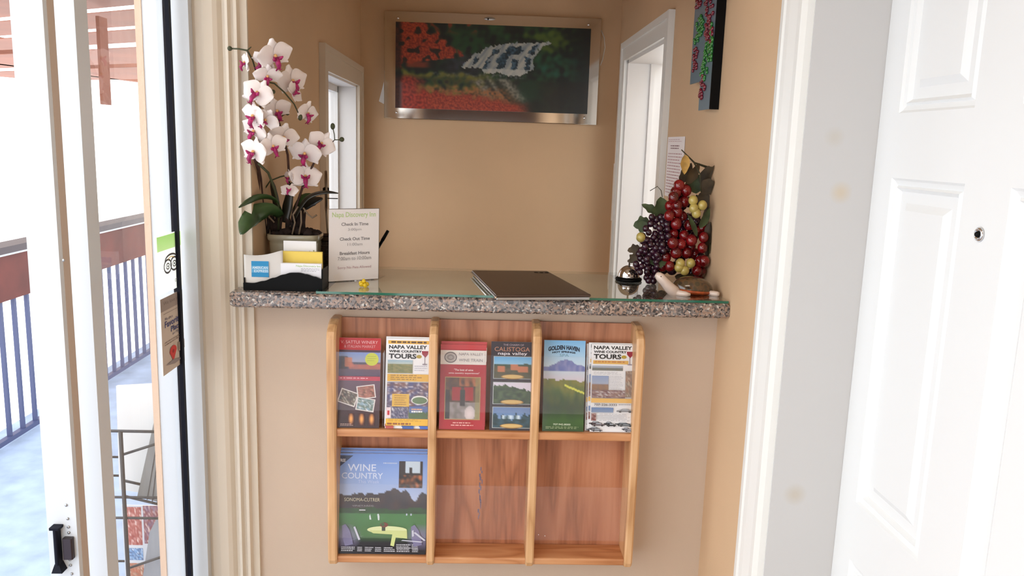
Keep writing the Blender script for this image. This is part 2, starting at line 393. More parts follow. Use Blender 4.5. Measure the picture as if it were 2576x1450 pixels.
# wall with the sliding glass door, and the unseen rear wall, its broad window added to let in light
wd = MB(); wd.box((XD - .12, -1.7, 0), (XD, -.9, ZC)); wd.box((XD - .12, -.9, 2.1), (XD, YW, ZC))
struct('wall_entrance', wd, M['tan'])
WR = 1.66
wb = MB(); wb.box((XD - .12, -1.82, 0), (XR + .12, -1.7, .2)); wb.box((XD - .12, -1.82, WR), (XR + .12, -1.7, ZC)); wb.box((XD - .12, -1.82, .2), (-.6, -1.7, WR)); wb.box((.52, -1.82, .2), (XR + .12, -1.7, WR))
struct('wall_rear', wb, M['brownwall'])  # dark tone guessed to give the mirror frame dark reflections
wf = MB(); wf.box((-.6, -1.8, .2), (-.55, -1.72, WR)).box((.47, -1.8, .2), (.52, -1.72, WR)).box((-.55, -1.8, .2), (.47, -1.72, .25)).box((-.55, -1.8, WR - .05), (.47, -1.72, WR)).box((-.06, -1.8, .25), (-.02, -1.72, WR - .05))
wwin = struct('added_rear_window', wf, M['white'])  # unseen window, added as a source of daylight
struct('window_pane', MB().box((-.55, -1.765, .25), (.47, -1.76, WR - .05)), M['pane'], wwin)
# room beyond the alcove doorway
struct('wall_office', MB().box((1.3, 2.0, 0), (1.4, 4.6, 2.4)), M['white'])

def casing_prof(x0, x1, y0, y1, prof, z0, z1):
    """vertical moulding: prof = list of (t across 0..1, d outwards 0..1)"""
    pts = [(x0 + (x1 - x0) * t, y0 + (y1 - y0) * d) for t, d in prof]
    pts = [(x0, y0)] + pts + [(x1, y0)]
    out = []
    for p in pts:
        if not out or (abs(p[0] - out[-1][0]) + abs(p[1] - out[-1][1])) > 1e-6: out.append(p)
    area2 = sum(a[0] * b[1] - b[0] * a[1] for a, b in zip(out, out[1:] + out[:1]))
    if area2 < 0: out.reverse()
    return MB().prism([(p[0], p[1], z0) for p in out], [(p[0], p[1], z1) for p in out])
# moulded casing beside the counter (its broad face looks into the room)
prof = [(0, .55), (.06, .75), (.15, .9), (.3, 1), (.45, .95), (.52, .8), (.58, .45), (.62, .45), (.65, .8), (.70, .85), (.73, .5), (.77, .5), (.80, .75), (.85, .75), (.88, .35), (1, .3)]
struct('trim_1', casing_prof(XD, XL, YW, YW - .028, prof, 0, ZC), M['cream'])
# casing of the white door on the right wall, seen at a slant
prof2 = [(0, .55), (.03, 1), (.16, 1), (.20, .8), (.3, .72), (.55, .9), (.68, .95), (.72, .6), (.76, .6), (.80, .95), (.94, .9), (1, .5)]
mb = MB(); pts = [(XR, DB)] + [(XR - .022 * d, DB + .118 * (t)) for t, d in prof2] + [(XR, DB + .118)]
pts = [(p[0], p[1]) for p in pts]
ar = sum(a[0] * b[1] - b[0] * a[1] for a, b in zip(pts, pts[1:] + pts[:1]))
if ar < 0: pts.reverse()
mb.prism([(p[0], p[1], 0) for p in pts], [(p[0], p[1], DT + .11) for p in pts])
mb.box((XR - .018, DA - .1, DT), (XR, DB, DT + .11))
struct('trim_2', mb, M['white'])
jm = MB(); jm.box((XR, DB - .003, 0), (XR + .155, DB + .0, DT)); jm.box((XR, DA, DT - .003), (XR + .14, DB, DT))
struct('trim_3', jm, M['stain'])
# casings of the alcove doorway (right) and window (left)
def flat_casing(ax, sgn, a, b, zb, zt, w_, th, lip=.02):
    m = MB()
    def bx(y0, y1, z0, z1, t): m.box((ax, y0, z0), (ax + sgn * t, y1, z1))
    bx(a - w_, a, zb, zt + w_, th); bx(b, b + w_, zb, zt + w_, th); bx(a, b, zt, zt + w_, th)
    bx(a - w_ - .002, a - w_ + lip, zb, zt + w_ + .002, th + .006); bx(b + w_ - lip, b + w_ + .002, zb, zt + w_ + .002, th + .006); bx(a - w_, b + w_, zt + w_ - lip, zt + w_ + .0015, th + .0055)
    return m
m = flat_casing(XR, -1, OA, OB, 0, OT, .07, .014)
struct('trim_4', m, M['white'])
m = MB(); m.box((XR, OA, 0), (XR + .14, OA + .012, OT)); m.box((XR, OB - .012, 0), (XR + .14, OB, OT)); m.box((XR, OA, OT - .012), (XR + .14, OB, OT))
m.box((XR + .09, OB - .024, 0), (XR + .105, OB - .012, OT))
struct('trim_5', m, M['jamb'])
m = flat_casing(XL, 1, WA, WB, WZ, WT, .078, .014); m.box((XL, WA - .1, WZ - .03), (XL + .03, WB + .1, WZ))
wn = struct('window_1', m, M['cream'])
m = MB(); m.box((X0, WB - .006, WZ), (XL, WB + .001, WT)); m.box((X0, WA - .001, WZ), (XL, WA + .004, WT)); m.box((X0, WA, WT - .006), (XL, WB, WT + .001))
m.box((XL - .10, WA, WT - .03), (XL - .072, WB, WT)); m.box((XL - .10, WB - .02, WZ), (XL - .072, WB, WT)); m.box((XL - .10, WA, WZ), (XL - .072, WB, WZ + .03))
struct('window_frame', m, M['jamb'], wn)
struct('window_pane', MB().box((XL - .085, WA + .01, WZ + .02), (XL - .080, WB - .01, WT - .02)), M['pane'], wn)

# ------------------------------------------------------------------ white panelled door (right)
XDr = .70
def panel_ring(mb, y0, y1, z0, z1):
    """recessed panel with stepped moulding in a face looking towards -x"""
    rings = [(0, 0), (.004, .004), (.012, .007), (.016, .003), (.022, .010), (.040, .010), (.052, .003)]
    prev = None; vs = []; fs = []
    for (i, d) in rings:
        vs += [(XDr + d, y0 + i, z0 + i), (XDr + d, y1 - i, z0 + i), (XDr + d, y1 - i, z1 - i), (XDr + d, y0 + i, z1 - i)]
    for k in range(len(rings) - 1):
        for q in range(4): a = 4 * k; fs.append((a + q, a + (q + 1) % 4, a + 4 + (q + 1) % 4, a + 4 + q))
    k = 4 * (len(rings) - 1); fs.append((k, k + 1, k + 2, k + 3))
    mb.add(vs, fs)
ys = [.64, .738, .80 - .0, 1.064, 1.170, 1.386, 1.485]
cols = [(.850, 1.064), (1.170, 1.386)]; rows = [(.16, .78), (.892, 1.484), (1.592, 1.93)]
mb = MB(); ye = [.62, .850, 1.064, 1.170, 1.386, 1.4515]; ze = [.01, .16, .78, .892, 1.484, 1.592, 1.93, 2.05]
for i in range(len(ye) - 1):
    for j in range(len(ze) - 1):
        if (ye[i], ye[i + 1]) in cols and (ze[j], ze[j + 1]) in rows: panel_ring(mb, ye[i], ye[i + 1], ze[j], ze[j + 1])
        else: mb.add([(XDr, ye[i], ze[j]), (XDr, ye[i + 1], ze[j]), (XDr, ye[i + 1], ze[j + 1]), (XDr, ye[i], ze[j + 1])], [(0, 1, 2, 3)])
mb.box((XDr + .012, .62, .01), (XDr + .045, 1.4515, 2.05))
mb.add([(XDr, 1.4515, .01), (XDr + .012, 1.4515, .01), (XDr + .012, 1.4515, 2.05), (XDr, 1.4515, 2.05)], [(0, 1, 2, 3)])
dr = struct('door_1', mb, M['door'])
RX = Matrix.Rotation(-PI / 2, 3, 'Y')
pc = at(2466, 590, 'x', XDr)
ph = S(MB()).lathe([(.0095, 0), (.0105, .002), (.009, .004), (.006, .0045), (.0055, .003)], pc, 24, RX).build('peephole', M['chrome'], dr)
S(MB()).ball(pc + Vector((-.0035, 0, 0)), (.0045, .0045, .0045)).build('peephole_lens', M['black'], ph)

# ------------------------------------------------------------------ sliding glass door (left)
ZT = 2.1
root = MB()
root.box((XD - .055, 1.835, 0), (XD + .012, YW - .0, ZT)).box((XD - .10, -.9, ZT - .05), (XD, 1.835, ZT)).box((XD - .10, -.9, -.0), (XD - .002, 1.835, .03)).box((XD - .1, -.9, .03), (XD, -.84, ZT - .05))
sd = struct('door_2', root, M['vinyl'])
struct('door_gasket', MB().box((XD - .025, 1.790, .03), (XD - .012, 1.802, ZT - .05)), M['gasket'], sd)
st = MB(); st.box((XD - .047, 1.265, .03), (XD - .0, 1.296, ZT - .05))
st = struct('sliding_stile', st, M['vinyl'], sd)
struct('stile_recess', MB().box((XD - .03, 1.2765, .03), (XD + .0005, 1.2965, ZT - .05)), M['vinylb'], sd)
struct('fixed_stile', MB().box((XD - .075, 1.400, .03), (XD - .019, 1.444, ZT - .05)), M['vinyl'], sd)
struct('glass_pane', MB().box((XD - .026, 1.444, .03), (XD - .020, 1.790, ZT - .05)), M['pane'], sd)
YE = 1.265
def hbox(u0, v0, u1, v1, d0, d1, r=.003):
    a = at(u0, v0, 'y', YE); b = at(u1, v1, 'y', YE); return MB().rbox((a.x, YE - d1, b.z), (b.x, YE - d0, a.z), r)
hd = hbox(143, 1322, 160, 1412, 0, .016)
a = at(135, 1319, 'y', YE); b = at(160, 1325, 'y', YE); hd.rbox((a.x, YE - .016, b.z), (b.x, YE, a.z), .001)
a = at(142, 1410, 'y', YE); b = at(170, 1430, 'y', YE); hd.prism([(a.x, YE - .018, b.z), (b.x, YE - .018, b.z), (b.x, YE, b.z), (a.x, YE, b.z)], [(a.x + .004, YE - .014, a.z), (b.x - .006, YE - .014, a.z), (b.x - .006, YE, a.z), (a.x + .004, YE, a.z)])
struct('door_handle', hd, M['gasket'], st)
struct('latch', hbox(163, 1350, 190, 1402, 0, .010, .002), M['darkmetal'], st)
for (u, v) in ((166, 1272), (170, 1306), (172, 1327), (173, 1341), (176, 1409), (177, 1423), (180, 1445), (160, 655)):
    p = at(u, v, 'y', YE - .001); struct('screw', S(MB()).ball(p, (.0024, .0015, .0024), 12, 6), M['steel'], st)

# stickers on the fixed pane
XS = XD - .0185
def dsheet(p, th=.0006): return Sheet(at(*p[0], 'x', XS), at(*p[1], 'x', XS), at(*p[2], 'x', XS), th)
def vertical(TL, TR, BL):
    TR = Vector((TR[0], TR[1], TL[2])); BL = Vector((TL[0], TL[1], BL[2])); return TL, TR, BL
a, b, c = vertical(at(392, 596, 'x', XS), at(455, 584, 'x', XS), at(398, 746, 'x', XS))
sh = Sheet(a, b, c, 0, (250, 252, 244))
sh.rect(0, 0, 1, 1, (248, 252, 242)); sh.grid(.02, .02, .97, .27, lambda u, t: mixc((190, 232, 150), (214, 244, 180), t), 4, 4)
sh.ring(.40, .56, .16, .13, .03, (90, 84, 84)); sh.ring(.66, .55, .16, .13, .03, (90, 84, 84))
sh.ring(.40, .56, .075, .06, .02, (110, 104, 100)); sh.ring(.66, .55, .075, .06, .02, (110, 104, 100))
sh.ell(.40, .56, .025, .02, (90, 90, 90)); sh.ell(.66, .55, .025, .02, (90, 90, 90))
sh.ring(.53, .47, .26, .12, .03, (96, 88, 84), 20, .5, 1.0); sh.ring(.53, .46, .14, .06, .02, (226, 200, 150), 20, .5, 1.0)
sh.text('on it', .64, .80, .92, .88, (150, 150, 146))
tag(sh.mb.build('window_sticker', M['decal']), 'white glass-door sticker with a pale green top band and round goggle-eyes logo', 'sticker')
a, b, c = vertical(at(403, 755, 'x', XS), at(458, 732, 'x', XS), at(408, 950, 'x', XS))
sh = Sheet(a, b, c, .0006, (196, 184, 172))
sh.rect(0, 0, 1, 1, (204, 192, 180)); sh.rect(0, 0, 1, .17, (158, 146, 140)); sh.text('We love you', .12, .05, .9, .11, (120, 108, 104)); sh.rect(.1, .205, .86, .213, (150, 138, 130))
sh.text('We are a', .14, .26, .5, .30, (96, 98, 130)); sh.text('Favorite', .14, .31, .86, .395, (70, 76, 128), .02); sh.text('Place', .40, .41, .84, .485, (70, 76, 128), .02)
sh.text('on Maps', .46, .50, .84, .545, (120, 118, 136)); sh.lines(.1, .58, .92, .64, 2, (150, 130, 122))
sh.poly([(.45, .885)] + [(.45 + .16 * math.cos(x), .75 + .075 * math.sin(x)) for x in [i * PI / 10 for i in range(10, 21)]], (206, 60, 56)); sh.ell(.45, .75, .05, .025, (160, 40, 40))
sh.poly([(.1, .88), (.45, .86), (.9, .92), (.5, .93)], (150, 140, 140)); sh.rect(.68, .68, .98, .80, (176, 164, 154))
tag(sh.mb.build('window_sticker', M['flat']), 'grey-beige glass-door sticker reading Favorite Place with a red map pin', 'sticker')

# ------------------------------------------------------------------ outside the glass door
o = MB().box((-2.45, -4, -.12), (-.79, 11, -.02)); struct('floor_walkway', o, M['deck'])
m = MB(); m.box((-.786, 1.975, -.02), (-.66, 2.35, 2.6)); struct('wall_exterior', m, M['vinyl'])
m = MB(); m.box((-.801, 1.972, -.02), (-.786, 2.35, 2.6)); struct('trim_6', m, M['stucco'])
rl = thing('balcony_railing', (-2.3, 3, -.02), 'balcony railing with a red-brown board above blue-grey steel balusters', 'railing')
MB().box((-2.36, -2, .935), (-2.24, 10, .968)).build('top_cap', M['darkmetal'], rl)
MB().box((-2.325, -2, .70), (-2.275, 10, .918)).build('timber_band', M['redwood'], rl)
MB().box((-2.33, -2, .918), (-2.27, 10, .935)).build('white_flashing', M['vinyl'], rl)
MB().box((-2.315, -2, .0), (-2.285, 10, .024)).build('bottom_rail', M['rail'], rl)
bal = MB().box((-2.309, 3.341, .02), (-2.291, 3.359, .705)).build('baluster', M['rail'], rl)
for i in range(1, 66):
    c_ = dup_part(bal, rl); c_.location = (0, .1165 * (i - 22), 0)
MB().box((-2.33, 8.9, -.02), (-2.27, 8.96, .93)).build('rail_post', M['rail'], rl); MB().box((-2.33, -.6, -.02), (-2.27, -.54, .93)).build('rail_post', M['rail'], rl)
# slatted timber canopy above the walkway
cp = thing('timber_canopy', (-3.2, 6, 2.25), 'brown slatted timber canopy over the walkway with bright gaps between boards', 'canopy')
d2 = Vector((-math.sin(math.radians(57)), math.cos(math.radians(57)), 0))       # direction the boards run
q2 = Vector((d2.y, -d2.x, 0))
base = at(302, 16, 'z', 2.25)
offs = [(at(302, v, 'z', 2.25) - base).dot(q2) for v in (-60, 16, 68, 109, 161, 200)]
offs = [offs[0] - .9] + offs
for k in range(len(offs) - 1):
    a0, a1 = offs[k], offs[k + 1]; g = .20 * (a1 - a0)
    P0 = base + q2 * (a0 + g); P1 = base + q2 * a1
    L0, L1 = -1.6 + k * .3, 3.0 + k * 1.0
    vs = [P0 + d2 * L0, P0 + d2 * L1, P1 + d2 * L1, P1 + d2 * L0]
    MB().prism([tuple(v) for v in vs], [tuple(v + Vector((0, 0, .006))) for v in vs]).build('roof_board', M['roof'], cp)
e0, e1 = at(-40, 158, 'z', 2.25), at(372, 211, 'z', 2.25)
dd = (e1 - e0); sd_ = Vector((dd.y, -dd.x, 0)).normalized() * .12
MB().prism([tuple(x) for x in (e0, e1, e1 + sd_, e0 + sd_)], [tuple(x + Vector((0, 0, .30))) for x in (e0, e1, e1 + sd_, e0 + sd_)]).build('fascia_beam', M['roof'], cp)
pa, pb = at(246, 150, 'x', -2.3), at(276, 265, 'x', -2.3)
MB().box((-2.30, pa.y, pb.z), (-2.28, pb.y - .02, pa.z + .25)).build('hanging_post_stub', M['roof'], cp)
# wire literature rack
def WP(u, v, y=2.25): return at(u, v, 'y', y)
z_l = WP(310, 1300).x
wr_ = thing('wire_rack', (-1.0, 2.3, -.02), 'dark wire literature rack standing outside behind the glass door', 'rack')
t0, t1 = WP(297, 1084), WP(408, 1088)
xl_, xr_ = WP(314, 1250).x, -.815
zt = (t0.z + t1.z) / 2
S(MB()).tube([(t0.x - .2, 2.25, zt), (xr_, 2.25, zt)], .0045).build('wire', M['wire'], wr_)
S(MB()).tube([(xl_, 2.245, -.02), (xl_, 2.245, zt)], .006).build('upright_wire', M['wire'], wr_)
S(MB()).tube([(xl_ - .22, 2.55, -.02), (xl_ - .22, 2.55, zt)], .006).build('upright_wire', M['wire'], wr_)
S(MB()).tube([(xr_, 2.55, -.02), (xr_, 2.55, zt)], .006).build('upright_wire', M['wire'], wr_)
S(MB()).tube([(xr_, 2.25, -.02), (xr_, 2.25, zt)], .006).build('upright_wire', M['wire'], wr_)
for (u0, v0, u1, v1) in ((304, 1146, 407, 1113), (308, 1209, 352, 1219), (310, 1248, 410, 1272), (318, 1432, 424, 1396)):
    a, b = WP(u0, v0, 2.262), WP(u1, v1, 2.262); S(MB()).tube([a, b], .004).build('wire', M['wire'], wr_)
for (y_, z_) in ((2.4, .42), (2.4, .12), (2.4, zt - .2)):
    S(MB()).tube([(xl_ - .2, 2.25, z_), (xl_ - .2, 2.55, z_), (xr_, 2.55, z_), (xr_, 2.25, z_), (xl_ - .2, 2.25, z_)], .004).build('basket_wire', M['wire'], wr_)
def leafstack(pix, y, th, col, name, label, cat, art=None):
    pts = [WP(u, v, y) for u, v in pix]
    mb = MB(); mb.prism([tuple(p) for p in pts], [tuple(p + Vector((0, th, 0))) for p in pts], lin(col))
    return mb
m = leafstack([(292, 972), (402, 966), (395, 1060), (372, 1130), (350, 1240), (300, 1232)], 2.33, .01, (214, 216, 216), '', '', '')
tag(m.build('newspaper', M['flat']), 'white newspaper standing in the top of the wire rack outside', 'newspaper')
m = leafstack([(397, 1018), (412, 1040), (414, 1268), (345, 1250)], 2.29, .012, (128, 130, 130), '', '', '')
for k in range(3):
    a, b = WP(404 + 3 * k, 1060, 2.289), WP(370 + 13 * k, 1258 + 4 * k, 2.289); m.tube([a, b], .0015, 4, lin((60, 60, 64)))
tag(m.build('magazine', M['flat']), 'upper grey folded magazine leaning sideways in the wire rack outside', 'magazine')
m = leafstack([(410, 1275), (424, 1300), (424, 1460), (358, 1460), (376, 1340)], 2.29, .012, (142, 148, 156), '', '', '')
tag(m.build('magazine', M['flat']), 'lower pale magazine with curved edge in the wire rack outside', 'magazine')
a, b, c = WP(306, 1272, 2.34), WP(402, 1262, 2.34), WP(318, 1462, 2.34)
b = Vector((b.x, b.y, a.z)); c = Vector((a.x, a.y, c.z))
sh = Sheet(a, b, c, .004, (240, 240, 242)); sh.rect(0, 0, 1, 1, (206, 210, 216))
def busy(c1, c2, c3, sd, sc_=7):
    def f(u, t):
        n1 = N(u, t, sd, sc_); n2 = N(u, t, sd + 9, sc_ * 2.3)
        return mixc(mixc(c1, c2, .5 + n1 * 1.2), c3, max(0, n2 * 1.8))
    return f
sh.grid(.06, .02, .50, .52, busy((150, 60, 56), (176, 96, 88), (240, 220, 210), 1), 14, 18); sh.grid(.55, .0, 1, .5, busy((140, 60, 60), (120, 90, 120), (230, 210, 200), 2), 14, 18)
sh.grid(.1, .56, .50, .72, busy((120, 170, 220), (60, 90, 130), (230, 240, 250), 3), 12, 8); sh.grid(.1, .76, .50, .95, busy((180, 90, 60), (150, 110, 90), (230, 220, 200), 4), 12, 8)
tag(sh.mb.build('leaflet', M['flat']), 'leaflet printed with red and blue photos low in the wire rack outside', 'leaflet')

# ================================================================== the counter
ZK = 1.180
r_ = .012
pts = [(-.553 + r_, 1.79), (XR - .001, 1.79), (XR - .001, 2.18), (XL + .001, 2.18), (XL + .001, 1.851), (-.553, 1.851), (-.553, 1.79 + r_), (-.5505, 1.7945)]
mb = MB(); b_ = .005
def inset(ps, d):
    c = Vector((0, 1.985)); return [(p[0] + (d if p[0] < 0 else -d), p[1] + (d if p[1] < 1.86 else -d)) for p in ps]
lay = [(inset(pts, b_), 1.146), (pts, 1.146 + b_), (pts, ZK - b_), (inset(pts, b_), ZK)]
vs = []; fs = []; n = len(pts)
for ps, z in lay: vs += [(p[0], p[1], z) for p in ps]
for k in range(3): fs += [(k * n + i, k * n + (i + 1) % n, (k + 1) * n + (i + 1) % n, (k + 1) * n + i) for i in range(n)]
fs += [tuple(reversed(range(n))), tuple(range(3 * n, 4 * n))]
mb.add(vs, fs)
tag(mb.build('countertop', M['granite']), 'pinkish grey speckled granite countertop on the tan half wall', 'countertop')
tag(MB().box((-.345, 1.80, ZK), (.352, 2.172, ZK + .0008)).build('reflection_sheet', M['reflection_tint']), 'beige sheet standing in for the pale reflection in the counter glass', 'reflection sheet')  # pale colour added to imitate the back wall reflected in the glass
ZG = ZK + .0065
gl = thing('glass_top', (0, 2, ZK), 'clear glass sheet with green edge lying on the granite countertop', 'glass sheet')
MB().box((-.36, 1.794, ZK + .001), (XR - .004, 2.176, ZG)).build('glass_sheet', M['sheet'], gl)
MB().box((-.36, 1.7925, ZK + .001), (XR - .004, 1.7938, ZG - .0003)).box((-.3615, 1.794, ZK + .001), (-.3602, 2.176, ZG - .0003)).build('glass_edge', M['edge'], gl)

# ------------------------------------------------------------------ laptop
lp = thing('laptop', (.12, 2.02, ZG), 'closed dark brown laptop with a silver side edge lying on the counter glass', 'laptop')
BLc = Vector(at(1248, 742, 'z', ZG + .014)); wv = Vector((.2145, .030, 0)); wv = wv.normalized() * .226; dv = Vector((-wv.y, wv.x, 0)).normalized() * .0
dv = Vector((-.062, .355, 0))
Wq = [BLc, at(1487, 741, 'z', ZG + .014), at(1377, 682, 'z', ZG + .014), at(1187, 680, 'z', ZG + .014)]
def shrink(q, d):
    c = sum(q, Vector()) / 4; return [p + (c - p).normalized() * d for p in q]
def slab(q, z0, z1, d=0): q = shrink(q, d); return MB().prism([(p.x, p.y, z0) for p in q], [(p.x, p.y, z1) for p in q])
slab(Wq, ZG + .001, ZG + .0075, .003).build('base', M['steel'], lp, .0015)
lid = slab(Wq, ZG + .008, ZG + .014).build('lid', M['laptop'], lp, .002)
lg = at(1362, 686, 'z', ZG + .0142); m = S(MB())
for k in (-1.2, 0, 1.2): m.lathe([(.006, 0), (.005, .0004)], lg + Vector((k * .011, 0, 0)), 16)
m.build('lid_logo', M['black'], lid)
m = MB(); e0, e1 = Wq[0], Wq[3]; m.tube([e0 + Vector((-.001, 0, -.006)), e1 + Vector((-.001, 0, -.006))], .0022, 6); m.build('side_edge', M['chrome'], lp)

# ------------------------------------------------------------------ tent sign
a, b = at(827, 711, 'z', ZG), at(952, 703, 'z', ZG)
top = at(826, 527, 'y', a.y + .012); topr = at(953, 524, 'y', b.y + .012)
hgt = (top.z + topr.z) / 2 - ZG
lean = Vector((.0, .012, hgt))
sg = thing('tent_sign', tuple((a + b) / 2), 'upright clear-framed card sign with check in and check out times on the counter', 'sign')
TL = Vector((a.x, a.y, ZG)) + lean; TR = Vector((b.x, b.y, ZG)) + lean; BL = Vector((a.x, a.y, ZG + .002))
sh = Sheet(TL, TR, BL, .0015, (232, 228, 224)); sh.rect(0, 0, 1, 1, (232, 226, 224))
sh.text('Napa Discovery Inn', .06, .045, .93, .135, (176, 200, 128), .015)
sh.text('Check In Time', .24, .19, .78, .235, (112, 108, 108), .02); sh.text('3:00pm', .37, .27, .64, .315, (150, 146, 146))
sh.text('Check Out Time', .21, .395, .81, .44, (112, 108, 108), .02); sh.text('11:00am', .36, .475, .66, .515, (150, 146, 146))
sh.text('Breakfast Hours', .21, .595, .81, .64, (112, 108, 108), .02); sh.text('7:00am to 10:00am', .17, .665, .84, .715, (140, 136, 136))
sh.text('Sorry No Pets Allowed', .17, .80, .84, .845, (176, 132, 140))
sh.mb.build('card', M['flat'], sg)
o = TL + Vector((-.003, -.002, .002)); rr = TR - TL
fr = MB(); A = [TL, TR, Vector((b.x, b.y, ZG)), Vector((a.x, a.y, ZG))]; off = Vector((.0, -.0025, 0))
fr.add([tuple(p + off) for p in A], [(3, 2, 1, 0)]); fr.build('clear_cover', M['acrylic'], sg)
fo = MB(); q = Vector((.01, .055, 0)); fo.prism([tuple(A[3]), tuple(A[2]), tuple(A[2] + q), tuple(A[3] + q)], [tuple(p + Vector((0, 0, .002))) for p in (A[3], A[2], A[2] + q, A[3] + q)]); fo.build('clear_foot', M['acrylic'], sg)
m = MB()
for s0, s1 in ((TL, TR), (TR, A[2])): m.tube([s0, s1], .0008, 6)
m.build('clear_edge', M['brass'], sg)

# small yellow ornament before the sign
p = at(915, 722, 'z', ZG); yo = thing('yellow_trinket', tuple(p), 'tiny yellow openwork trinket on the glass in front of the sign', 'trinket')
m = S(MB())
for k in range(5):
    an = 2 * PI * k / 5 + .3; m.ball(p + Vector((.007 * math.cos(an), .007 * math.sin(an), .006 + .002 * math.sin(k))), (.0055, .0055, .0055), 10, 6)
m.build('petals', M['yel'], yo); S(MB()).ball(p + Vector((0, 0, .013)), (.005, .005, .006), 10, 6).build('centre_knob', M['yel'], yo)

# ------------------------------------------------------------------ card holder
hy = 1.818
a = at(612, 722, 'y', hy); b = at(811, 722, 'y', hy)
hl = thing('card_holder', ((a.x + b.x) / 2, hy + .03, ZK), 'grey and black desk card holder with a blue square logo, left end of counter', 'card holder')
def hp(u, v, y=hy): q = at(u, v, 'y', y); return q
zt_ = lambda u, v, y=hy: hp(u, v, y).z
# black wavy front
xs0, xs1 = a.x, b.x; nn = 36; prof_t = []; prof_w = []
def black_top(t):      # t along the width 0..1 in photo pixels
    pts = [(0, 712), (.12, 713), (.25, 708), (.38, 700), (.5, 692), (.6, 687), (.7, 687), (.8, 691), (.9, 697), (1, 704)]
    for (t0, v0), (t1, v1) in zip(pts, pts[1:]):
        if t <= t1: f = (t - t0) / (t1 - t0); f = f * f * (3 - 2 * f); return v0 + (v1 - v0) * f
    return pts[-1][1]
fr = []; 
for k in range(nn + 1):
    t = k / nn; u = 612 + 199 * t; fr.append((xs0 + (xs1 - xs0) * t, zt_(u, black_top(t))))
base_z = ZK
m = MB(); P0 = [(x, hy, z) for x, z in fr] + [(xs1, hy, base_z), (xs0, hy, base_z)]; P1 = [(x, hy + .006, z) for x, z, in [(q[0], q[2]) for q in P0]]
m.prism(P0, P1); m.box((xs0, hy + .006, base_z), (xs1, 1.849, base_z + .006)); m.box((XL + .004, 1.849, base_z), (xs1, hy + .085, base_z + .006))
m.box((xs1 - .002, hy + .006, base_z), (xs1, hy + .07, zt_(811, 680))).box((xs0, hy + .006, base_z), (xs0 + .002, 1.849, zt_(612, 700)))
m.build('black_tray', M['black'], hl)
# pale curved panel with the logo
g = []; y2 = hy + .010; nn = 16
def ptop(t): return 641 + 3.5 * math.sin(PI * min(1, t * 1.1)) - 9 * t * t
xa, xb = hp(614, 680, y2).x, hp(709, 680, y2).x
P0 = [(xa + (xb - xa) * k / nn, y2 + .010 * (k / nn) ** 2, zt_(614 + 95 * k / nn, ptop(k / nn), y2)) for k in range(nn + 1)]
vs = []; fs = []
for p in P0: vs += [p, (p[0], p[1], ZK + .006), (p[0], p[1] + .003, p[2]), (p[0], p[1] + .003, ZK + .006)]
for k in range(nn):
    i = 4 * k; fs += [(i + 1, i + 5, i + 4, i), (i + 2, i + 6, i + 7, i + 3), (i, i + 4, i + 6, i + 2)]
fs += [(1, 0, 2, 3), (4 * nn, 4 * nn + 1, 4 * nn + 3, 4 * nn + 2)]
S(MB()).add(vs, fs).build('pale_panel', M['holder'], hl)
TLq, TRq, BLq = hp(632, 657, y2 + .0005), hp(675, 657, y2 + .0005), hp(633, 697, y2 + .0005)
TRq = Vector((TRq.x, TRq.y, TLq.z)); BLq = Vector((TLq.x, BLq.y, BLq.z)); TRq.y += .0015
sh = Sheet(TLq, TRq, BLq, .0004, (40, 140, 196)); sh.rect(0, 0, 1, 1, (44, 142, 196)); sh.rect(0, .30, 1, .72, (96, 170, 214))
sh.text('AMERICAN', .05, .33, .95, .49, (214, 232, 244), .02); sh.text('EXPRESS', .16, .54, .97, .70, (214, 232, 244), .02)
sh.mb.build('blue_logo', M['flat'], hl)
def cardpile(u0, v0, u1, vb, y, th, col, label, cat='card', extra=None, group=None):
    a_, b_ = hp(u0, v0, y), hp(u1, v0, y); zb = max(ZK + .006, ZK + .006)
    zt2 = (a_.z + b_.z) / 2
    sh = Sheet((a_.x, y, zt2), (b_.x, y, zt2), (a_.x, y, zb), th, col); sh.rect(0, 0, 1, 1, col)
    if extra: extra(sh)
    return tag(sh.mb.build('business_card_stack' if cat == 'cards' else 'card', M['flat']), label, cat, group)
def nap(sh): sh.text('Napa Discovery Inn', .38, .05, .98, .15, (160, 196, 120), .015); sh.lines(.5, .18, .98, .34, 3, (150, 150, 156), .3, 3)
def dots(sh): sh.poly([(.78, .20), (.84, .245), (.88, .235), (.84, .26)], (50, 50, 50)); sh.poly([(.9, .20), (.93, .26), (.95, .2)], (140, 150, 110))
cardpile(706, 664, 808, 700, hy + .012, .012, (236, 236, 242), 'front stack of white inn business cards in the desk card holder', 'cards', nap)
cardpile(710, 634, 810, 690, hy + .034, .010, (232, 204, 96), 'yellow card stack standing behind the white cards in the holder', 'cards')
cardpile(713, 607, 795, 690, hy + .056, .004, (236, 236, 240), 'tall white card at the back of the desk card holder', 'cards', dots)

